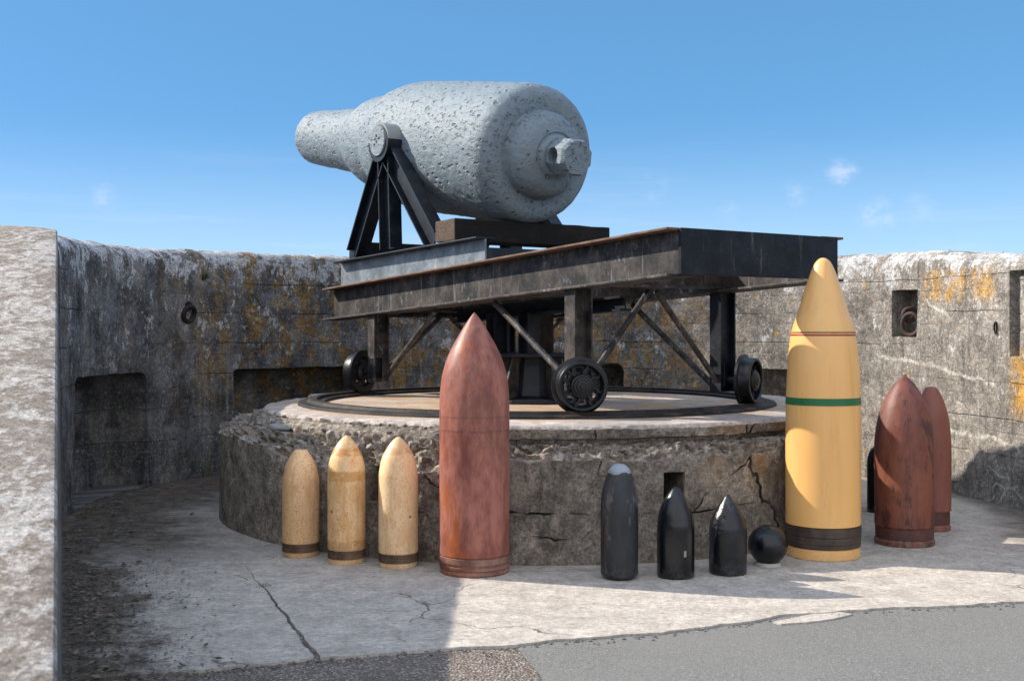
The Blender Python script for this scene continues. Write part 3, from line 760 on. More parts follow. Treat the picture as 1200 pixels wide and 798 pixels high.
# end beam
bm = bmesh.new()
ze = gt(-2.8)
box(bm, -.78, .80, -2.80, -2.768, ze - GH + .012, ze - .004); box(bm, -.74, .74, -2.767, -2.64, ze - .034, ze - .02); box(bm, -.74, .74, -2.767, -2.64, ze - GH + .03, ze - GH + .045)
link('end_beam', bm, steel_material('end_beam_black_paint', (.003, .004, .007), (.012, .016, .023), .15, .5, .2, spec=.25), tp, bevel=.004)
for a_, hh in ((-1.62, .2), (-.45, .22), (.45, .22), (1.62, .2), (2.5, .2)):
    bm = bmesh.new(); zc = gt(a_) - GH + .03 + hh / 2
    ibeam(bm, (-.735, a_, zc), (.735, a_, zc), .14, hh, up=(0, 0, 1)); link('cross_beam', bm, W['girder'], tp)
# lengthwise stringers under the middle
for b_ in (-.22, .22):
    bm = bmesh.new(); zz = gt(0) - GH - .05
    ibeam(bm, (b_, -1.0, zz + .05), (b_, 1.0, zz - .05), .12, .13, up=(0, 0, 1)); link('stringer', bm, W['black'], tp)
# posts, braces, wheels
AP = 1.62
def make_wheel():
    """flanged spoked wheel, axis +Z = outboard, centred at origin"""
    R = .186
    bm = bmesh.new()
    prof = [(.150, -.055), (.19, -.055), (.214, -.052), (.216, -.030), (.192, -.022), (R, .0), (R, .062), (R - .006, .07), (.164, .07), (.158, .06), (.158, .02), (.150, .01), (.150, -.055)]
    lathe(bm, prof, 64)
    rim = link('wheel', bm, W['wheel'], None, smooth=True, angle=30)
    bm = bmesh.new()
    hub = [(0, .095), (.022, .095), (.026, .088), (.045, .086), (.05, .078), (.066, .076), (.072, .066), (.084, .062), (.09, .05), (.09, -.05), (.06, -.07), (0, -.07)]
    lathe(bm, hub, 40); h = link('hub', bm, W['wheel'], rim, smooth=True, angle=30)
    # perforated web
    bm = bmesh.new(); N = 96; rad = [.085, .105, .14, .152]
    def isopen(i, k): return k == 1 and (i % 12) in (3, 4, 5, 6, 7, 8)
    V = {}
    def vert(i, k, z):
        key = (i % N, k, z)
        if key not in V:
            t = 2 * PI * i / N; V[key] = bm.verts.new((rad[k] * math.cos(t), rad[k] * math.sin(t), z))
        return V[key]
    for i in range(N):
        for k in range(3):
            if isopen(i, k): continue
            for z in (-.030, -.008):
                bm.faces.new((vert(i, k, z), vert(i + 1, k, z), vert(i + 1, k + 1, z), vert(i, k + 1, z)))
    es = [e for e in bm.edges if len(e.link_faces) == 1]
    done = set()
    for (i, k, z), v in list(V.items()):
        if z != -.030: continue
        for (di, dk) in ((1, 0), (0, 1)):
            if dk and k + 1 > 3: continue
            k2 = (i + di) % N, k + dk, -.030
            if k2 not in V: continue
            e = bm.edges.get((v, V[k2])); e2 = bm.edges.get((V[(i, k, -.008)], V[(k2[0], k2[1], -.008)]))
            if e and e2 and len(e.link_faces) == 1 and len(e2.link_faces) == 1:
                bm.faces.new((v, V[k2], V[(k2[0], k2[1], -.008)], V[(i, k, -.008)]))
    link('web', bm, W['wheel'], rim)
    for s_ in range(8):
        bm = bmesh.new(); t = 2 * PI * s_ / 8
        pts = []
        for q in range(7):
            f = q / 6; r = .08 + .09 * f; tt = t + .22 * math.sin(2 * PI * f) * .55 + .12 * f; pts.append((r * math.cos(tt), r * math.sin(tt)))
        secs = []
        for q, (x, y) in enumerate(pts):
            x2, y2 = pts[min(6, q + 1)]; x1, y1 = pts[max(0, q - 1)]; d = Vector((x2 - x1, y2 - y1)).normalized(); nx, ny = -d.y * .011, d.x * .011
            secs.append([bm.verts.new((x + nx, y + ny, -.008)), bm.verts.new((x + nx * .7, y + ny * .7, .034)), bm.verts.new((x - nx * .7, y - ny * .7, .034)), bm.verts.new((x - nx, y - ny, -.008))])
        for a, b in zip(secs, secs[1:]):
            for k in range(4): bm.faces.new((a[k], b[k], b[(k + 1) % 4], a[(k + 1) % 4]))
        link('spoke', bm, W['wheel'], rim, smooth=True)
    return rim
wheel0 = make_wheel(); first = True
def copy_wheel():
    global first
    if first: first = False; return wheel0
    r = wheel0.copy(); COL.objects.link(r)
    for ch in list(wheel0.children):
        c = ch.copy(); COL.objects.link(c); c.parent = r
    return r
WZ = PT + .057 + .186
for sb, sa in ((-1, -1), (-1, 1), (1, -1), (1, 1)):
    b0, a0 = .755 * sb, AP * sa
    bm = bmesh.new(); zb = 1.075; zt_ = gt(a0) + Z0 - GH
    ibeam(bm, L3(b0, a0, zb), L3(b0, a0, zt_), .13, .17, .014, .012, up=(1, 0, 0))
    link('post', bm, W['girder'] if sb < 0 else W['black'], tp)
    for bz, bx in ((1.13, -.035), (1.13, .035), (1.24, .0)):
        bm = bmesh.new(); lathe(bm, [(0, 0), (.014, 0), (.014, .010), (0, .012)], 6, mtx=frame_to(L3(b0 + .085 * sb, a0 + bx, bz), L3(b0 + .2 * sb, a0 + bx, bz)))
        link('bolt', bm, W['iron'], tp)
    # wheel on a radial axle
    wb, wa = .872 * sb, 1.80 * sa
    d = Vector((wb, wa, 0)).normalized(); cpos = Vector((wb, wa, WZ - Z0))
    w = copy_wheel(); w.parent = tp
    z = d; x = Vector((0, 0, 1)).cross(z).normalized(); y = z.cross(x)
    mt = Matrix((x, y, z)).transposed().to_4x4(); mt.translation = cpos; w.matrix_local = mt @ Matrix.Rotation(.3 + sa * .4 + sb * .2, 4, 'Z')
    bm = bmesh.new(); tube(bm, cpos - d * .24, cpos + d * .02, .032)
    box(bm, -.075, .075, -.10, .10, -.235, -.175, 0, mt @ Matrix.Translation((0, .04, 0)))
    link('axle', bm, W['black'], tp, bevel=.004)
    bm = bmesh.new(); tube(bm, L3(b0 - .05 * sb, a0 - .07 * sa, 1.13), L3(b0, .52 * sa if sa > 0 else -.46, zt_ - .025 - (.05 if False else 0) + .05 * (a0 - .5 * sa) * 1.0), .026)
    link('brace', bm, W['girder'], tp, smooth=True)
    bm = bmesh.new(); tube(bm, L3(b0 - .07 * sb, a0, 1.17), L3(.04 * sb, a0 - .02 * sa, gt(a0) + Z0 - GH - .0), .024)
    link('brace', bm, W['girder'], tp, smooth=True)

# ------------------------------------------------------------------ pivot pedestal
pv = thing('pivot_pedestal', 'dark iron pivot pedestal standing in the middle of the round platform under the girders', 'pedestal', (CX, CY, PT + .01), RZ)
bm = bmesh.new()
lathe(bm, [(0, 0), (.52, 0), (.52, .03), (.34, .05), (.30, .06), (.24, .36), (.24, .40), (.46, .41), (.46, .44), (0, .44)], 12)
link('base', bm, W['black'], pv, bevel=.005)
for k in range(6):
    bm = bmesh.new(); t = 2 * PI * k / 6 + .3
    vs = []
    for yy in (-.012, .012):
        vs += [bm.verts.new((.24, yy, .40)), bm.verts.new((.34, yy, .40)), bm.verts.new((.50, yy, .035)), bm.verts.new((.28, yy, .035))]
    for q in ((0, 1, 2, 3), (7, 6, 5, 4), (0, 4, 5, 1), (1, 5, 6, 2), (2, 6, 7, 3), (3, 7, 4, 0)): bm.faces.new([vs[i] for i in q])
    for v in vs: v.co = Matrix.Rotation(t, 4, 'Z') @ v.co
    link('gusset', bm, W['girder'], pv, bevel=.003)
for bx, ay in ((-.26, -.26), (.26, -.26), (-.26, .26), (.26, .26)):
    bm = bmesh.new(); ibeam(bm, (bx, ay, .44), (bx, ay, .80), .13, .15, .012, .012, up=(0, 1, 0)); link('upright', bm, W['black'], pv)
bm = bmesh.new(); lathe(bm, [(0, .44), (.16, .44), (.16, .80), (0, .80)], 24); link('pivot', bm, W['iron'], pv, smooth=True)

# ------------------------------------------------------------------ upper gun carriage
CB = gt(1.1) + Z0
gc = thing('gun_carriage', 'steel gun carriage of grey beams and black A-frame legs holding the gun by its trunnions', 'gun carriage', (CX, CY, CB), RZ)
def C3(b, a, z): return (b, a, z - CB)
TA, TZ = 1.517, 3.43
def ct(a): return 2.385 - .031 * (a + .25)   # top of carriage beams
for sb in (-1, 1):
    b0 = .71 * sb
    bm = bmesh.new(); vs = []
    def slab(w0, w1, f0, f1):
        vs = [bm.verts.new((w, aa, z)) for aa in (-.25, 2.53) for w in (w0, w1) for z in (f0(aa), f1(aa))]
        for q in ((0, 1, 3, 2), (4, 6, 7, 5), (0, 4, 5, 1), (2, 3, 7, 6), (0, 2, 6, 4), (1, 5, 7, 3)): bm.faces.new([vs[i] for i in q])
    low = lambda a: gt(a) + Z0 - CB + .002; top = lambda a: ct(a) - CB
    slab(b0 - .09, b0 + .09, lambda a: low(a), lambda a: low(a) + .014)
    slab(b0 - .008, b0 + .008, lambda a: low(a) + .0145, lambda a: top(a) - .0145)
    sd = link('side_beam', bm, W['silver'], gc)
    bm = bmesh.new(); slab(b0 - .10, b0 + .10, lambda a: top(a) - .014, lambda a: top(a)); link('beam_flange', bm, W['black'], sd, bevel=.003)
    for fa, ta in ((2.22, 1.56), (1.45, 1.50), (.55, 1.44)):
        bm = bmesh.new()
        p, q = C3(b0 * 1.0, fa + (ta - fa) * .04, ct(fa) + .045), C3(b0 * 1.0, ta, TZ - .12)
        ibeam(bm, p, q, .135, .22, .016, .014, up=(0, 1, 0)); link('leg', bm, W['black'], gc)
    # trunnion saddle: half ring under the trunnion on a plate
    bm = bmesh.new()
    r0, r1 = .157, .205; w0, w1 = b0 - .105, b0 + .105; N = 20
    S = []
    for k in range(N + 1):
        t = PI + PI * k / N - .0
        S.append([bm.verts.new(C3(w, TA + r * math.cos(t), TZ + r * math.sin(t))) for w in (w0, w1) for r in (r0, r1)])
    for a, b in zip(S, S[1:]):
        for q in ((0, 1), (1, 3), (3, 2), (2, 0)): bm.faces.new((a[q[0]], a[q[1]], b[q[1]], b[q[0]]))
    for e in (S[0], S[-1]): bm.faces.new((e[0], e[1], e[3], e[2]))
    link('saddle', bm, W['black'], gc, smooth=True)
    # cap square over the trunnion, painted like the gun
    bm = bmesh.new(); S = []
    for k in range(N + 1):
        t = -.15 + (PI + .3) * k / N
        S.append([bm.verts.new(C3(w, TA + r * math.cos(t), TZ + r * math.sin(t))) for w in (b0 - .09, b0 + .12 * (1 if sb < 0 else 1)) for r in (.157, .180)])
    for a, b in zip(S, S[1:]):
        for q in ((0, 1), (1, 3), (3, 2), (2, 0)): bm.faces.new((a[q[0]], a[q[1]], b[q[1]], b[q[0]]))
    for e in (S[0], S[-1]): bm.faces.new((e[0], e[1], e[3], e[2]))
    link('trunnion_cap', bm, plain('cream_grey_paint', (.28, .30, .30), .6, (.2, .21, .205), 12), gc, smooth=True)
for a_, z0, z1 in ((2.34, 2.24, 2.50), (-.16, 2.20, 2.30)):
    bm = bmesh.new(); box(bm, -.69, .69, a_ - .06, a_ + .06, z0 - CB, z1 - CB); link('transom', bm, W['black'], gc, bevel=.006)

# timber chock under the breech
tb = thing('timber_beam', 'thick tarred timber beam laid across the carriage under the breech of the gun', 'beam', (CX, CY, ct(.28) + .004), RZ)
bm = bmesh.new()
nx = 24; rings = []
for i in range(nx + 1):
    x = -.80 + 1.75 * i / nx
    rg = []
    for yy, zz in ((.11, 0), (.45, 0), (.45, .195), (.11, .20)):
        j = Vector((x * 2.3, yy * 5, zz * 5)); rg.append(bm.verts.new((x, yy + .008 * mn.noise(j), zz + (.010 * mn.noise(j * 2 + Vector((0, 0, 9))) if zz > .1 else 0))))
    rings.append(rg)
for a, b in zip(rings, rings[1:]):
    for k in range(4): bm.faces.new((a[k], b[k], b[(k + 1) % 4], a[(k + 1) % 4]))
for e in (rings[0], rings[-1]):
    f = bm.faces.new(e); f.material_index = 1
link('timber', bm, [W['timber'], W['endg']], tb, bevel=.012)

# ------------------------------------------------------------------ the gun: axis frame, local z = along the bore to the muzzle
EL = math.atan(.1646)
gr = thing('cannon', 'huge pale blue-grey muzzle-loading cannon with a pitted barrel, raised on the steel carriage', 'cannon', (CX, CY, 2.56), RZ)
ax = Vector((0, math.cos(EL), math.sin(EL))); side = Vector((1, 0, 0)); upv = side.cross(ax)
GM = Matrix((side, upv, ax)).transposed().to_4x4(); GM.translation = Vector((0, TA, TZ - 2.56))
def sa(a): return (a - TA) / math.cos(EL)
ctrl = [(3.8, .0), (3.8, .155), (4.60, .158), (4.63, .18), (4.64, .29), (4.625, .312), (4.58, .325), (4.4, .332), (4.0, .347), (3.42, .372), (3.27, .385), (3.17, .415), (3.05, .465), (2.95, .497), (2.85, .515), (2.66, .53), (2.52, .535), (2.46, .55), (2.36, .59),
        (2.22, .63), (2.05, .655), (1.9, .665), (1.5, .666), (.9, .657), (.32, .647), (.15, .645), (.06, .634), (-.0, .612), (-.045, .575), (-.065, .53), (-.07, .44), (-.065, .405), (-.08, .396), (-.15, .388), (-.22, .358), (-.27, .308), (-.295, .25), (-.305, .215), (-.295, .20), (-.30, .188), (-.33, .178), (-.345, .16), (-.35, 0)]
prof = []
for (a0, r0), (a1, r1) in zip(ctrl, ctrl[1:]):
    L = math.hypot(a1 - a0, r1 - r0); n = max(1, int(L / .022))
    for k in range(n): prof.append((r0 + (r1 - r0) * k / n, sa(a0 + (a1 - a0) * k / n)))
prof.append((0, sa(-.35)))
bm = bmesh.new(); lathe(bm, prof, 200)
for v in bm.verts:
    r = math.hypot(v.co.x, v.co.y)
    if r < .17: continue
    n = Vector((v.co.x / r, v.co.y / r, 0)); p = v.co
    d = .004 * mn.noise(Vector((p.x, p.y, p.z * .7)) * 7) + .004 * mn.noise(p * 19)
    if r > .3:
        dist, _p = mn.voronoi(Vector((p.x, p.y, p.z * .7)) * 11)
        if mn.noise(p * 4) > -.1: d -= .010 * max(0, 1 - dist[0] * 3.0)
    v.co += n * d
bl = link('barrel', bm, W['gun'], gr, smooth=True, angle=50); bl.matrix_local = GM
# cascabel knob with its cross hole
bm = bmesh.new(); s0 = sa(-.345)
oct_ = 8
rings = []
for r, zz in ((.145, 0.01), (.163, -.04), (.170, -.09), (.170, -.25), (.152, -.285)):
    rings.append([bm.verts.new((r * math.cos(2 * PI * (i + .5) / oct_) * 1.02, r * math.sin(2 * PI * (i + .5) / oct_), s0 + zz)) for i in range(oct_)])
for a, b in zip(rings, rings[1:]):
    for i in range(oct_): bm.faces.new((a[i], b[i], b[(i + 1) % oct_], a[(i + 1) % oct_]))
bm.faces.new(rings[0]); bm.faces.new(list(reversed(rings[-1])))
kn = link('cascabel', bm, W['gun'], gr, bevel=0); kn.matrix_local = GM
bm = bmesh.new(); tube(bm, (-.4, 0, s0 - .125), (.4, 0, s0 - .125), .074, 32)
ctr = link('cutter', bm, W['gun'], gr); ctr.matrix_local = GM
bpy.context.view_layer.update(); boolean_cut(kn, [ctr])
for sb in (-1, 1):
    bm = bmesh.new()
    m_ = frame_to((.5 * sb, 0, 0), (.9 * sb, 0, 0))
    lathe(bm, [(.152, 0), (.152, .322), (.146, .33), (.0, .33)], 48, mtx=m_)
    t_ = link('trunnion', bm, W['gun'], gr, smooth=True, angle=30); t_.matrix_local = GM
    if sb < 0:
        for dx, dz in ((0.015, 0.05), (0.04, 0.015), (0.008, -0.01), (0.045, -0.04), (-0.04, 0.025)):
            bm = bmesh.new(); tube(bm, (-.826, dz, dx), (-.832, dz, dx), .013, 12); dd = link('dent', bm, W['hole'], t_)
# rear sight slot cut is left as a dark notch beside the trunnion cap

# ------------------------------------------------------------------ shells
def ogive(ctrl, n=10):
    """smooth profile through (r, z) points, from base up (Catmull-Rom)"""
    P = [Vector((r, z)) for r, z in ctrl]; out = []
    for i in range(len(P) - 1):
        p0 = P[max(0, i - 1)]; p1 = P[i]; p2 = P[i + 1]; p3 = P[min(len(P) - 1, i + 2)]
        for k in range(n):
            t = k / n
            q = .5 * ((2 * p1) + (p2 - p0) * t + (2 * p0 - 5 * p1 + 4 * p2 - p3) * t * t + (3 * p1 - p0 - 3 * p2 + p3) * t ** 3)
            out.append((max(0, q.x), q.y))
    out.append(tuple(P[-1])); return out
def shell(name, loc, nose, base, mat, label, cat='shell', segs=72, dents=.0, group=None, rz=0):
    """nose: smooth (r,z) list up to the tip; base: straight profile below it"""
    r_ = thing(name, label, cat, (*loc, 0.0), rz, group)
    top = ogive(nose)
    if top[-1][0] > 1e-4: top.append((0, top[-1][1] + .002))
    bm = bmesh.new(); lathe(bm, [(0, base[0][1])] + base + top, segs)
    if dents:
        for v in bm.verts:
            r = math.hypot(v.co.x, v.co.y)
            if r > .01:
                d = dents * (mn.noise(v.co * 6 + Vector((loc[0] * 9, 0, 0))) + .6 * mn.noise(v.co * 19))
                v.co.x *= 1 + d / r * .6; v.co.y *= 1 + d / r * .6
    link('shell_body', bm, mat, r_, smooth=True, angle=32)
    return r_
def ring_part(name, parent, prof, mat, segs=72):
    bm = bmesh.new(); n = len(prof)
    rg = [[bm.verts.new((r * math.cos(2 * PI * i / segs), r * math.sin(2 * PI * i / segs), z)) for r, z in prof] for i in range(segs)]
    for i in range(segs):
        for k in range(n): bm.faces.new((rg[i][k], rg[(i + 1) % segs][k], rg[(i + 1) % segs][(k + 1) % n], rg[i][(k + 1) % n]))
    return link(name, bm, mat, parent, smooth=True, angle=25)
def hole(parent, R, ang, z, r=.008, name='hole'):
    m_ = Matrix.Rotation(ang, 4, 'Z') @ frame_to((R - .012, 0, z), (R + .0025, 0, z))
    bm = bmesh.new(); lathe(bm, [(0, 0), (r, 0), (r, .0145), (r * .7, .0146), (r * .55, .006), (0, .005)], 14, mtx=m_)
    return link(name, bm, W['hole'], parent)

band_dark = steel_material('blackened_band', (.035, .022, .014), (.19, .115, .065), .9, .6, 0)
band_brown = steel_material('weathered_copper_band', (.03, .02, .015), (.085, .06, .045), .35, .55, 0)
grp = 'shells stood in front of the gun platform'
# cream shells
cream = dict(base=(.62, .44, .22), alt=(.72, .55, .31))
m1 = shell_material('cream_paint_rust_speckled', (.82, .52, .27), (.88, .61, .35), .25, (.40, .16, .035), .5, speck=1.0)
m2 = shell_material('cream_paint_rust_ringed', (.84, .53, .26), (.89, .62, .34), .35, (.42, .17, .04), .38, rings=((.565, .63, (.56, .27, .06), .7), (.735, .785, (.58, .25, .05), .85), (.10, .16, (.3, .13, .03), .5)), speck=.8)
m3 = shell_material('cream_paint_clean', (.85, .57, .31), (.90, .66, .40), .25, (.42, .18, .05), .4, rings=((.755, .80, (.56, .27, .08), .6),), speck=.6)
def cream_shell(xy, nose, R, mat, label, holes=(), rings=True):
    b = [(R * .93, .0), (R * .955, .008), (R * .955, .03), (R * .97, .032), (R * .97, .095), (R, .10)]
    s_ = shell('artillery_shell', xy, nose, b, mat, label, group=grp)
    ring_part('driving_band', s_, [(R * .94, .033), (R * .995, .036), (R * 1.0, .058), (R * .985, .062), (R * 1.0, .067), (R * 1.005, .092), (R * .94, .095)], band_dark)
    bm = bmesh.new()
    for an, z in holes: hole(s_, R, an, z)
    bm.free(); return s_
cream_shell((-1.494, 8.45), [(.130, .10), (.130, .3), (.130, .5), (.121, .575), (.1, .65), (.064, .715), (.045, .74), (.038, .743)], .13, m1, 'cream shell speckled all over with rust, with a cut-off flat tip, beside the shadowed wall')
cream_shell((-1.136, 8.2), [(.129, .10), (.129, .35), (.129, .586), (.1235, .66), (.104, .733), (.066, .807), (.036, .843), (.015, .862), (0, .868)], .129, m2, 'cream shell with rusty orange ring and rust-stained tip, middle of the cream trio', ((-PI / 2 - .75, .36),))
cream_shell((-.768, 8.07), [(.133, .10), (.133, .35), (.133, .575), (.127, .65), (.108, .735), (.07, .805), (.04, .843), (.016, .864), (0, .869)], .133, m3, 'clean cream shell with unrusted body and pointed tip, nearest the tall pink-red shell', ((-PI / 2 + .72, .345),))
# tall pink-red shell
mr = shell_material('faded_red_paint', (.20, .06, .044), (.40, .16, .118), .9, (.26, .065, .018), .46, side=(-.9, -.3), flakes=.35, flake_col=(.13, .055, .045), contrast=(.34, .66), ascale=9, bump=.5, spec=.36, rings=((.93, .94, (.06, .03, .03), .5), (1.02, 1.03, (.08, .04, .04), .45)))
s_ = shell('artillery_shell', (-.248, 7.89), [(.231, .13), (.231, .6), (.231, 1.04), (.226, 1.20), (.207, 1.32), (.166, 1.44), (.101, 1.562), (.042, 1.655), (.012, 1.695), (0, 1.707)],
           [(.222, 0), (.229, .01), (.229, .03), (.224, .034), (.224, .12), (.231, .125)], mr, 'tall faded pink-red shell with orange rust scars, in the middle before the platform', group=grp)
for z0, z1 in ((.036, .062), (.072, .118)):
    ring_part('driving_band', s_, [(.222, z0), (.232, z0 + .004), (.234, z1 - .004), (.222, z1)], steel_material('grooved_red_band', (.14, .055, .04), (.3, .17, .13), .3, .5, .5))
# black shells
mg = shell_material('dull_grey_black_iron', (.009, .011, .014), (.03, .034, .04), .25, (.09, .05, .03), .5, flakes=.45, flake_col=(.13, .145, .155), bump=.5, dust=.15, spec=.45)
mb = shell_material('glossy_black_paint', (.003, .0035, .005), (.008, .009, .012), 0, rough=.17, dust=.1, spec=.5, bump=.35)
mb2 = shell_material('pitted_black_paint', (.002, .003, .005), (.006, .008, .011), 0, rough=.2, dust=.1, spec=.5, bump=.9, flakes=.5, flake_col=(.045, .055, .07))
s_ = shell('artillery_shell', (.69, 7.67), [(.12, .035), (.12, .2), (.12, .45), (.1145, .53), (.102, .60), (.079, .665), (.056, .70), (.035, .72), (.0, .726)],
           [(.085, 0), (.09, .012), (.104, .015), (.115, .022)], mg, 'dull grey-black shell with a pale tape cap on its rounded nose', group=grp, dents=.003)
bm = bmesh.new()
N = 40; A = []
for r, z in ((.0, .731), (.035, .7255), (.058, .705), (.074, .678)):
    if r == 0: A.append([bm.verts.new((0, 0, z))]); continue
    A.append([bm.verts.new((r * math.cos(2 * PI * i / N), r * math.sin(2 * PI * i / N), z - (.016 * (mn.noise(Vector((math.cos(2 * PI * i / N) * 1.6, math.sin(2 * PI * i / N) * 1.6, 3))) + .3) if r > .07 else 0))) for i in range(N)])
for i in range(N): bm.faces.new((A[0][0], A[1][i], A[1][(i + 1) % N]))
for a, b in zip(A[1:], A[2:]):
    for i in range(N): bm.faces.new((a[i], b[i], b[(i + 1) % N], a[(i + 1) % N]))
cap = link('nose_cap', bm, plain('pale_tape', (.34, .39, .44), .6, (.24, .28, .32), 25), s_, smooth=True)
sol = cap.modifiers.new('Solid', 'SOLIDIFY'); sol.thickness = .003; sol.offset = 1
s_ = shell('artillery_shell', (1.058, 7.72), [(.121, .03), (.121, .16), (.121, .305), (.115, .365), (.1, .44), (.063, .515), (.03, .56), (.012, .575), (0, .58)],
           [(.112, 0), (.12, .008), (.121, .02)], mb, 'smooth glossy black shell with one pale paint chip, second of the three black shells', group=grp)
bm = bmesh.new(); box(bm, -.009, .009, .1195, .1225, .145, .185); cp = link('paint_chip', bm, plain('bare_paint_chip', (.3, .3, .29), .6), s_, bevel=.003); cp.rotation_euler = (0, 0, PI + .38)
s_ = shell('artillery_shell', (1.415, 7.83), [(.123, .03), (.123, .15), (.123, .277), (.117, .32), (.096, .38), (.062, .44), (.03, .485), (.012, .508), (0, .515)],
           [(.116, 0), (.122, .008), (.123, .02)], mb2, 'stubby pitted black shell with a small hole in its nose, beside the cannonball', group=grp, dents=.0045)
hole(s_, .097, -PI / 2 - .42, .38, .009)
# cannonball on its ring
sr_ = thing('support_ring', 'thin white ring on the ground under the cannonball', 'ring', (1.733, 8.09, 0))
ring_part('ring', sr_, [(.052, 0), (.085, 0), (.085, .022), (.052, .022)], plain('white_paint', (.55, .55, .5), .6, (.4, .4, .36), 20), 48)
bm = bmesh.new(); bmesh.ops.create_icosphere(bm, subdivisions=5, radius=.133)
for v in bm.verts: v.co += v.co.normalized() * (.0022 * mn.noise(v.co * 14) + .0014 * mn.noise(v.co * 40))
cb = link('cannonball', bm, shell_material('gloss_black_ball', (.002, .003, .005), (.006, .008, .011), 0, rough=.2, spec=.5, bump=.8, dust=0), None, smooth=True); cb.location = (1.733, 8.09, .022 + .1305 - .012)
tag(cb, 'black iron cannonball resting on a white ring between the black shells and the yellow shell', 'cannonball')
# tall yellow shell
my = shell_material('glossy_yellow_paint', (.80, .44, .145), (.83, .47, .165), 0, rough=.27, spec=.6, bump=.06, rings=((1.565, 1.572, (.3, .16, .05), .5),), vscale=.2)
s_ = shell('artillery_shell', (2.2, 8.45), [(.26, .24), (.26, .6), (.26, .9), (.254, 1.17), (.242, 1.39), (.2195, 1.573), (.173, 1.72), (.139, 1.836), (.103, 1.947), (.083, 2.005), (.063, 2.05), (.045, 2.077), (.022, 2.095), (0, 2.10)],
           [(.249, 0), (.254, .006), (.254, .07), (.25, .075), (.25, .225), (.26, .23)], my, 'tallest shell, glossy yellow with a green band and a thin red line', group=grp)
ring_part('driving_band', s_, [(.249, .075), (.257, .078), (.259, .10), (.255, .105), (.259, .11), (.2615, .15), (.256, .156), (.2615, .162), (.262, .222), (.249, .225)], band_brown)
ring_part('green_band', s_, [(.2545, 1.068), (.2605, 1.068), (.2585, 1.118), (.2535, 1.118)], plain('green_paint', (.012, .14, .045), .35, (.01, .115, .035), 8))
ring_part('red_line', s_, [(.2185, 1.548), (.2245, 1.548), (.2228, 1.560), (.217, 1.560)], plain('red_paint', (.38, .03, .025), .4))
bead = ring_part('joint_bead', s_, [(.216, 1.566), (.2235, 1.568), (.2235, 1.577), (.216, 1.579)], plain('brown_filler', (.36, .21, .075), .7))
for v in bead.data.vertices:
    k = 1 + .012 * mn.noise(v.co * 22); v.co.x *= k; v.co.y *= k
# dark red shells on the right
mdr = shell_material('flaking_dark_red_paint', (.13, .038, .026), (.22, .075, .052), .5, (.18, .06, .03), .5, contrast=(.36, .64), ascale=8, bump=.5, flakes=.8, flake_col=(.055, .022, .022), spec=.45)
s_ = shell('artillery_shell', (2.93, 8.92), [(.214, .14), (.217, .4), (.217, .68), (.21, .81), (.191, .93), (.151, 1.055), (.083, 1.172), (.036, 1.226), (.012, 1.246), (0, 1.25)],
           [(.212, 0), (.217, .006), (.217, .035), (.206, .045), (.206, .13)], mdr, 'broad dark red shell with flaking maroon paint, right of the yellow shell', group=grp, dents=.002)
ring_part('driving_band', s_, [(.204, .046), (.209, .05), (.211, .128), (.204, .132)], steel_material('maroon_band', (.06, .024, .022), (.12, .045, .036), .3, .5, 0))
mdr2 = shell_material('matt_red_brown_paint', (.23, .07, .05), (.28, .105, .075), .25, (.12, .05, .03), .55, flakes=.2, flake_col=(.05, .03, .028))
s_ = shell('artillery_shell', (3.345, 9.53), [(.150, .16), (.152, .4), (.152, .62), (.147, .76), (.130, .90), (.1, 1.01), (.065, 1.09), (.045, 1.125), (.03, 1.135)],
           [(.142, 0), (.145, .006), (.145, .04), (.138, .045), (.138, .15)], mdr2, 'slim red-brown shell with a blunt tip, partly hidden behind the broad dark red one', group=grp, dents=.002)
ring_part('driving_band', s_, [(.136, .05), (.141, .054), (.141, .145), (.136, .148)], steel_material('red_brown_band', (.07, .03, .025), (.13, .05, .04), .3, .5, 0))
s_ = shell('artillery_shell', (3.235, 10.45), [(.125, .03), (.125, .25), (.125, .42), (.115, .49), (.09, .545), (.05, .575), (0, .585)], [(.115, 0), (.124, .008), (.125, .02)], mb, 'plain black shell standing behind the broad dark red shell, only its edge showing', group=grp)

# ------------------------------------------------------------------ ironwork on the walls
def wall_frame(px, py, d=0.0):
    """matrix at a point on the wall: x along the wall (to the right as seen), y up, z out of the wall to the pit"""
    p = wall_hit(px); z = EYE + (HY - py) * p[1] / F
    out = Vector((-p[2], -p[3], 0)); x = Vector((0, 0, 1)).cross(out)
    m_ = Matrix((x, Vector((0, 0, 1)), out)).transposed().to_4x4(); m_.translation = Vector((p[0], p[1], z)) + out * d; return m_
m_ = wall_frame(219, 368, .03)
rg = thing('mooring_ring', 'black iron ring hanging on the shadowed left wall', 'ring'); rg.matrix_world = m_
bm = bmesh.new(); torus(bm, .082, .026, Matrix.Rotation(.25, 4, 'X')); link('ring', bm, W['iron'], rg, smooth=True)
bm = bmesh.new(); torus(bm, .035, .014, Matrix.Translation((0, .085, 0)) @ Matrix.Rotation(PI / 2, 4, 'Y')); tube(bm, (0, .085, -.06), (0, .085, -.02), .016); link('eye_bolt', bm, W['iron'], rg, smooth=True)
m_ = wall_frame(1062, 377, -.06)
rg = thing('iron_shackle', 'rusty iron shackle hanging in the small square recess of the sunny wall', 'shackle'); rg.matrix_world = m_
rusty = steel_material('rusty_shackle_iron', (.035, .02, .015), (.09, .055, .042), .5, .75, 0)
bm = bmesh.new(); torus(bm, .112, .024, Matrix.Translation((.03, -.03, .03)) @ Matrix.Rotation(.5, 4, 'Y'), sx=.8); link('ring', bm, rusty, rg, smooth=True)
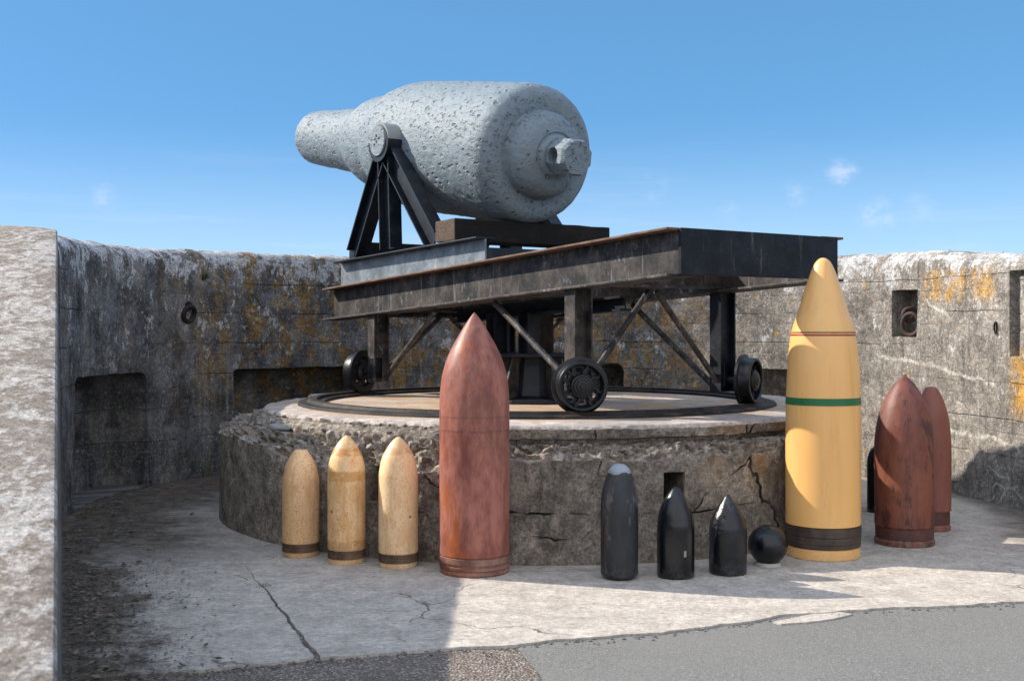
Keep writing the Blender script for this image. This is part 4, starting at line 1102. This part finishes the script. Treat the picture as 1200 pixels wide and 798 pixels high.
bm = bmesh.new(); torus(bm, .062, .026, Matrix.Translation((-.055, .075, -.03)) @ Matrix.Rotation(1.0, 4, 'Y')); tube(bm, (-.06, .08, -.22), (-.06, .08, -.06), .03); link('eye_bolt', bm, rusty, rg, smooth=True)
m_ = wall_frame(1168, 384, .012)
st_ = thing('iron_staple', 'small thin iron staple on the sunny wall beside the doorway recess', 'staple'); st_.matrix_world = m_
bm = bmesh.new(); torus(bm, .05, .009, Matrix.Scale(.38, 4, (1, 0, 0))); link('loop', bm, W['iron'], st_, smooth=True)
# timber frame standing in the recess at the right edge
# ------------------------------------------------------------------ plants and litter
grass_m = plain('weed_green', (.07, .11, .025), .7, (.035, .06, .012), 30)
dry_m = plain('dry_weed', (.16, .13, .07), .8, (.09, .07, .04), 30)
def tuft(name, p, label, n, h, spread, mat, seed, lean=(0, 0)):
    rr = random.Random(seed); bm = bmesh.new()
    for k in range(n):
        an = rr.uniform(0, 2 * PI); x, y = rr.uniform(-spread, spread) * .6, rr.uniform(-spread, spread) * .6
        L = h * rr.uniform(.5, 1); w = h * rr.uniform(.03, .07) + .0015; o_ = rr.uniform(.2, .9) * L
        dx, dy = math.cos(an), math.sin(an); prev = None
        for q in range(5):
            f = q / 4; c = Vector((x + dx * o_ * f * f + lean[0] * f, y + dy * o_ * f * f + lean[1] * f, L * f * (1 - .25 * f)))
            ww_ = w * (1 - f * .9); a = bm.verts.new(c + Vector((-dy, dx, 0)) * ww_); b = bm.verts.new(c - Vector((-dy, dx, 0)) * ww_)
            if prev: bm.faces.new((prev[0], prev[1], b, a))
            prev = (a, b)
    o = link(name, bm, mat); o.location = p; return tag(o, label, 'plant')
x, y = gp(309, 687); tuft('weed', (x, y, -.01), 'small green weed in the floor crack before the cream shells', 40, .035, .07, grass_m, 1)
x, y = gp(245, 784); tuft('weed', (x, y, -.03), 'low green weed along the slab edge at bottom left', 60, .04, .14, grass_m, 2)
x, y = gp(222, 788); tuft('weed', (x, y, -.03), 'sparse dry weed beside the green one on the slab edge', 30, .035, .09, dry_m, 12)
x, y = gp(576, 768); tuft('weed', (x, y, -.012), 'tiny weed sprouting from the sunlit aggregate path', 16, .02, .05, grass_m, 3)
x, y = gp(696, 660); tuft('weed', (x, y, 0), 'green weed at the foot of the round platform behind the grey-black shell', 30, .04, .05, grass_m, 4)
p = wall_hit(238); tuft('fern', (p[0] - p[2] * .0, p[1] - p[3] * .0, wall_z(238, 328)), 'little green fern growing from a joint of the shadowed wall', 26, .11, .03, grass_m, 5, (-p[2] * .06, -p[3] * .06))
for px, lab, hh, sd in ((1093, 'dry wisp of weed on the coping at its highest bump', .05, 6), (1155, 'thin dry weed on the sunny coping, nearer the bump', .06, 7), (1176, 'taller dry weed on the sunny coping above the doorway recess', .08, 8)):
    p = wall_hit(px); tuft('weed', (p[0] + p[2] * .2, p[1] + p[3] * .2, wall_top(p[4]) - .01), lab, 5, hh, .04, dry_m, sd)
# leaf litter and grit
bm = bmesh.new(); rr = random.Random(11); cnt = 0
while cnt < 6500:
    y = rr.uniform(4.9, 13.5); x = -.377 * y + abs(rr.gauss(0, .36)) + .02
    if (x - WCX) ** 2 + (y - WCY) ** 2 > 4.02 ** 2 and y > 9.4: continue
    if (x - CX) ** 2 + (y - CY) ** 2 < 2.83 ** 2: continue
    if mn.noise(Vector((x * 1.6, y * 1.6, 3))) < -.1 - .25 * rr.random(): continue
    cnt += 1; s = rr.uniform(.004, .013) * (1.0 if rr.random() < .9 else 2.2); c = Vector((x, y, .004)); an = rr.uniform(0, 6.3); tl = rr.uniform(-.5, .5)
    u_ = Vector((math.cos(an), math.sin(an), tl * .5)) * s; v_ = Vector((-math.sin(an), math.cos(an), rr.uniform(-.4, .4))) * s * rr.uniform(.25, .6)
    f = bm.faces.new([bm.verts.new(c + q + Vector((0, 0, s * .4))) for q in (u_, v_, -u_, -v_)]); f.material_index = rr.choice((0, 0, 1))
o = link('leaf_litter', bm, [plain('brown_leaf', (.075, .05, .03), .9), plain('pale_leaf', (.26, .2, .13), .9)])
tag(o, 'brown leaf litter and grit strewn over the shaded floor by the left wall', 'litter', kind='stuff')
bm = bmesh.new()
for k in range(260):
    px = rr.uniform(90, 1190); q = edge_px + edge_px2
    for (a, b), (c, d) in zip(q, q[1:]):
        if a <= px <= c: yy = b + (d - b) * (px - a) / max(1, c - a)
    x, y = gp(px, yy + abs(rr.gauss(0, 2.5)) + .5); s = rr.uniform(.003, .010); stone(bm, (x, y, -.012 + s * .4), s, k, 1)
o = link('gravel', bm, stones_m[::-1]); tag(o, 'grit and small gravel along the broken slab edge', 'gravel', kind='stuff')

# ------------------------------------------------------------------ light, sky, camera
SKZ, SKX, SKO, SKT = 1.5, .42, .3, (.74, 1.11, 1.15)
FILL_CLOUD = (4.9, 5.9, 7.6)  # colour of the unseen cloud added overhead as fill
SUN_H = Vector((-.95, .31)).normalized(); SEL = math.radians(34.6)
S = Vector((SUN_H.x * math.cos(SEL), SUN_H.y * math.cos(SEL), math.sin(SEL)))
sd = bpy.data.lights.new('sun', 'SUN'); sd.energy = 4.7; sd.angle = math.radians(.53); sd.color = (1, .91, .79)
so = bpy.data.objects.new('sun', sd); COL.objects.link(so); so.rotation_euler = S.to_track_quat('Z', 'Y').to_euler(); so.location = (-20, 20, 20)
wd = bpy.data.worlds.new('World'); scene.world = wd; wd.use_nodes = True
nt = wd.node_tree; nt.nodes.clear()
out = nt.nodes.new('ShaderNodeOutputWorld'); bg = nt.nodes.new('ShaderNodeBackground'); nt.links.new(bg.outputs[0], out.inputs[0])
sky = nt.nodes.new('ShaderNodeTexSky'); sky.sky_type = 'NISHITA'; sky.sun_disc = False
sky.sun_elevation = SEL; sky.sun_rotation = math.atan2(S.x, S.y) % (2 * PI)
sky.air_density = 1.0; sky.dust_density = .3; sky.ozone_density = 3.0; sky.altitude = 0
bg.inputs[1].default_value = .15
# sky lookup is lifted and shifted so the horizon takes deeper, bluer sky
tc = nt.nodes.new('ShaderNodeTexCoord')
class Wd(M):
    def __init__(s): s.t = nt
w_ = Wd(); dirv = tc.outputs['Generated']
sk = w_.n('ShaderNodeVectorMath', operation='MULTIPLY_ADD'); w_.put(sk.inputs[0], dirv); sk.inputs[1].default_value = (1, 1, SKZ); sk.inputs[2].default_value = (SKX, 0, SKO)
skn = w_.n('ShaderNodeVectorMath', operation='NORMALIZE'); w_.put(skn.inputs[0], sk.outputs[0]); w_.put(sky.inputs[0], skn.outputs[0])
skyc = w_.mix(1.0, sky.outputs[0], SKT, 'MULTIPLY')
# a few faint wisps of cloud
def cdir(px, py): return Vector(((px - 600) / F, 1, (HY - py) / F)).normalized()
mask = None
nz = w_.noise(w_.map(dirv, (1, 1, 1.6)), 42, 7, .68)
for px, py, rad, k in ((985, 201, .016, 1.0), (934, 227, .014, .5), (1030, 253, .018, .85), (852, 247, .012, .25), (765, 216, .02, .3), (122, 231, .016, .5), (1078, 246, .02, .3)):
    d = w_.n('ShaderNodeVectorMath', operation='DISTANCE'); w_.put(d.inputs[0], w_.warp(dirv, 60, .02)); d.inputs[1].default_value = cdir(px, py)
    q = w_.mul(w_.sm(d.outputs['Value'], 0, rad, 1, 0), w_.sm(nz, .35, .62), k)
    mask = q if mask is None else w_.mth('MAXIMUM', mask, q)
lowc = w_.noise(w_.map(dirv, (2, 2, 26)), 3.0, 6, .6); dz = w_.sep(dirv)[2]
mask = w_.mth('MAXIMUM', w_.mul(mask, .3), w_.mul(w_.sm(lowc, .5, .72), w_.sm(dz, .2, .03), .07))
skyc = w_.mix(w_.sm(dz, .18, .01, 0, .4), skyc, (4.7, 5.5, 5.9))
# bright unseen cloud added overhead and behind the camera to fill the shade
fill_noise = w_.sm(w_.noise(w_.map(dirv, (2.2, 1.1, 1.5)), 2.0, 6, .6), .3, .62)
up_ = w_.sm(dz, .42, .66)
skyc = w_.mix(w_.mul(fill_noise, up_, w_.sm(dz, .04, .12), .8), skyc, FILL_CLOUD)
bk = w_.mul(w_.sm(w_.sep(dirv)[1], -.15, -.5), w_.sm(dz, .0, .08), w_.lin(fill_noise, 0, 1, .55, 1))
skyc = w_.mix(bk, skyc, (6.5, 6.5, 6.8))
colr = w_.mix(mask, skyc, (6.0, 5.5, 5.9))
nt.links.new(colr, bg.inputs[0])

cam = bpy.data.cameras.new('camera'); co = bpy.data.objects.new('camera', cam); COL.objects.link(co)
cam.sensor_width = 36; cam.lens = 36 * F / 1200; cam.clip_end = 8000; cam.clip_start = .05
cam.shift_y = -(399 - HY) / 1200
co.location = (0, 0, EYE); co.rotation_euler = (PI / 2, 0, 0)
cam.dof.use_dof = True; cam.dof.focus_distance = 9.0; cam.dof.aperture_fstop = 5.0
scene.camera = co
vs = scene.view_settings
vs.view_transform = 'Standard'; vs.look = 'None'; vs.gamma = 1; vs.exposure = .53; vs.use_curve_mapping = False
scene.render.resolution_x, scene.render.resolution_y = 1024, 680
scene.cycles.max_bounces = 6; scene.cycles.use_denoising = True
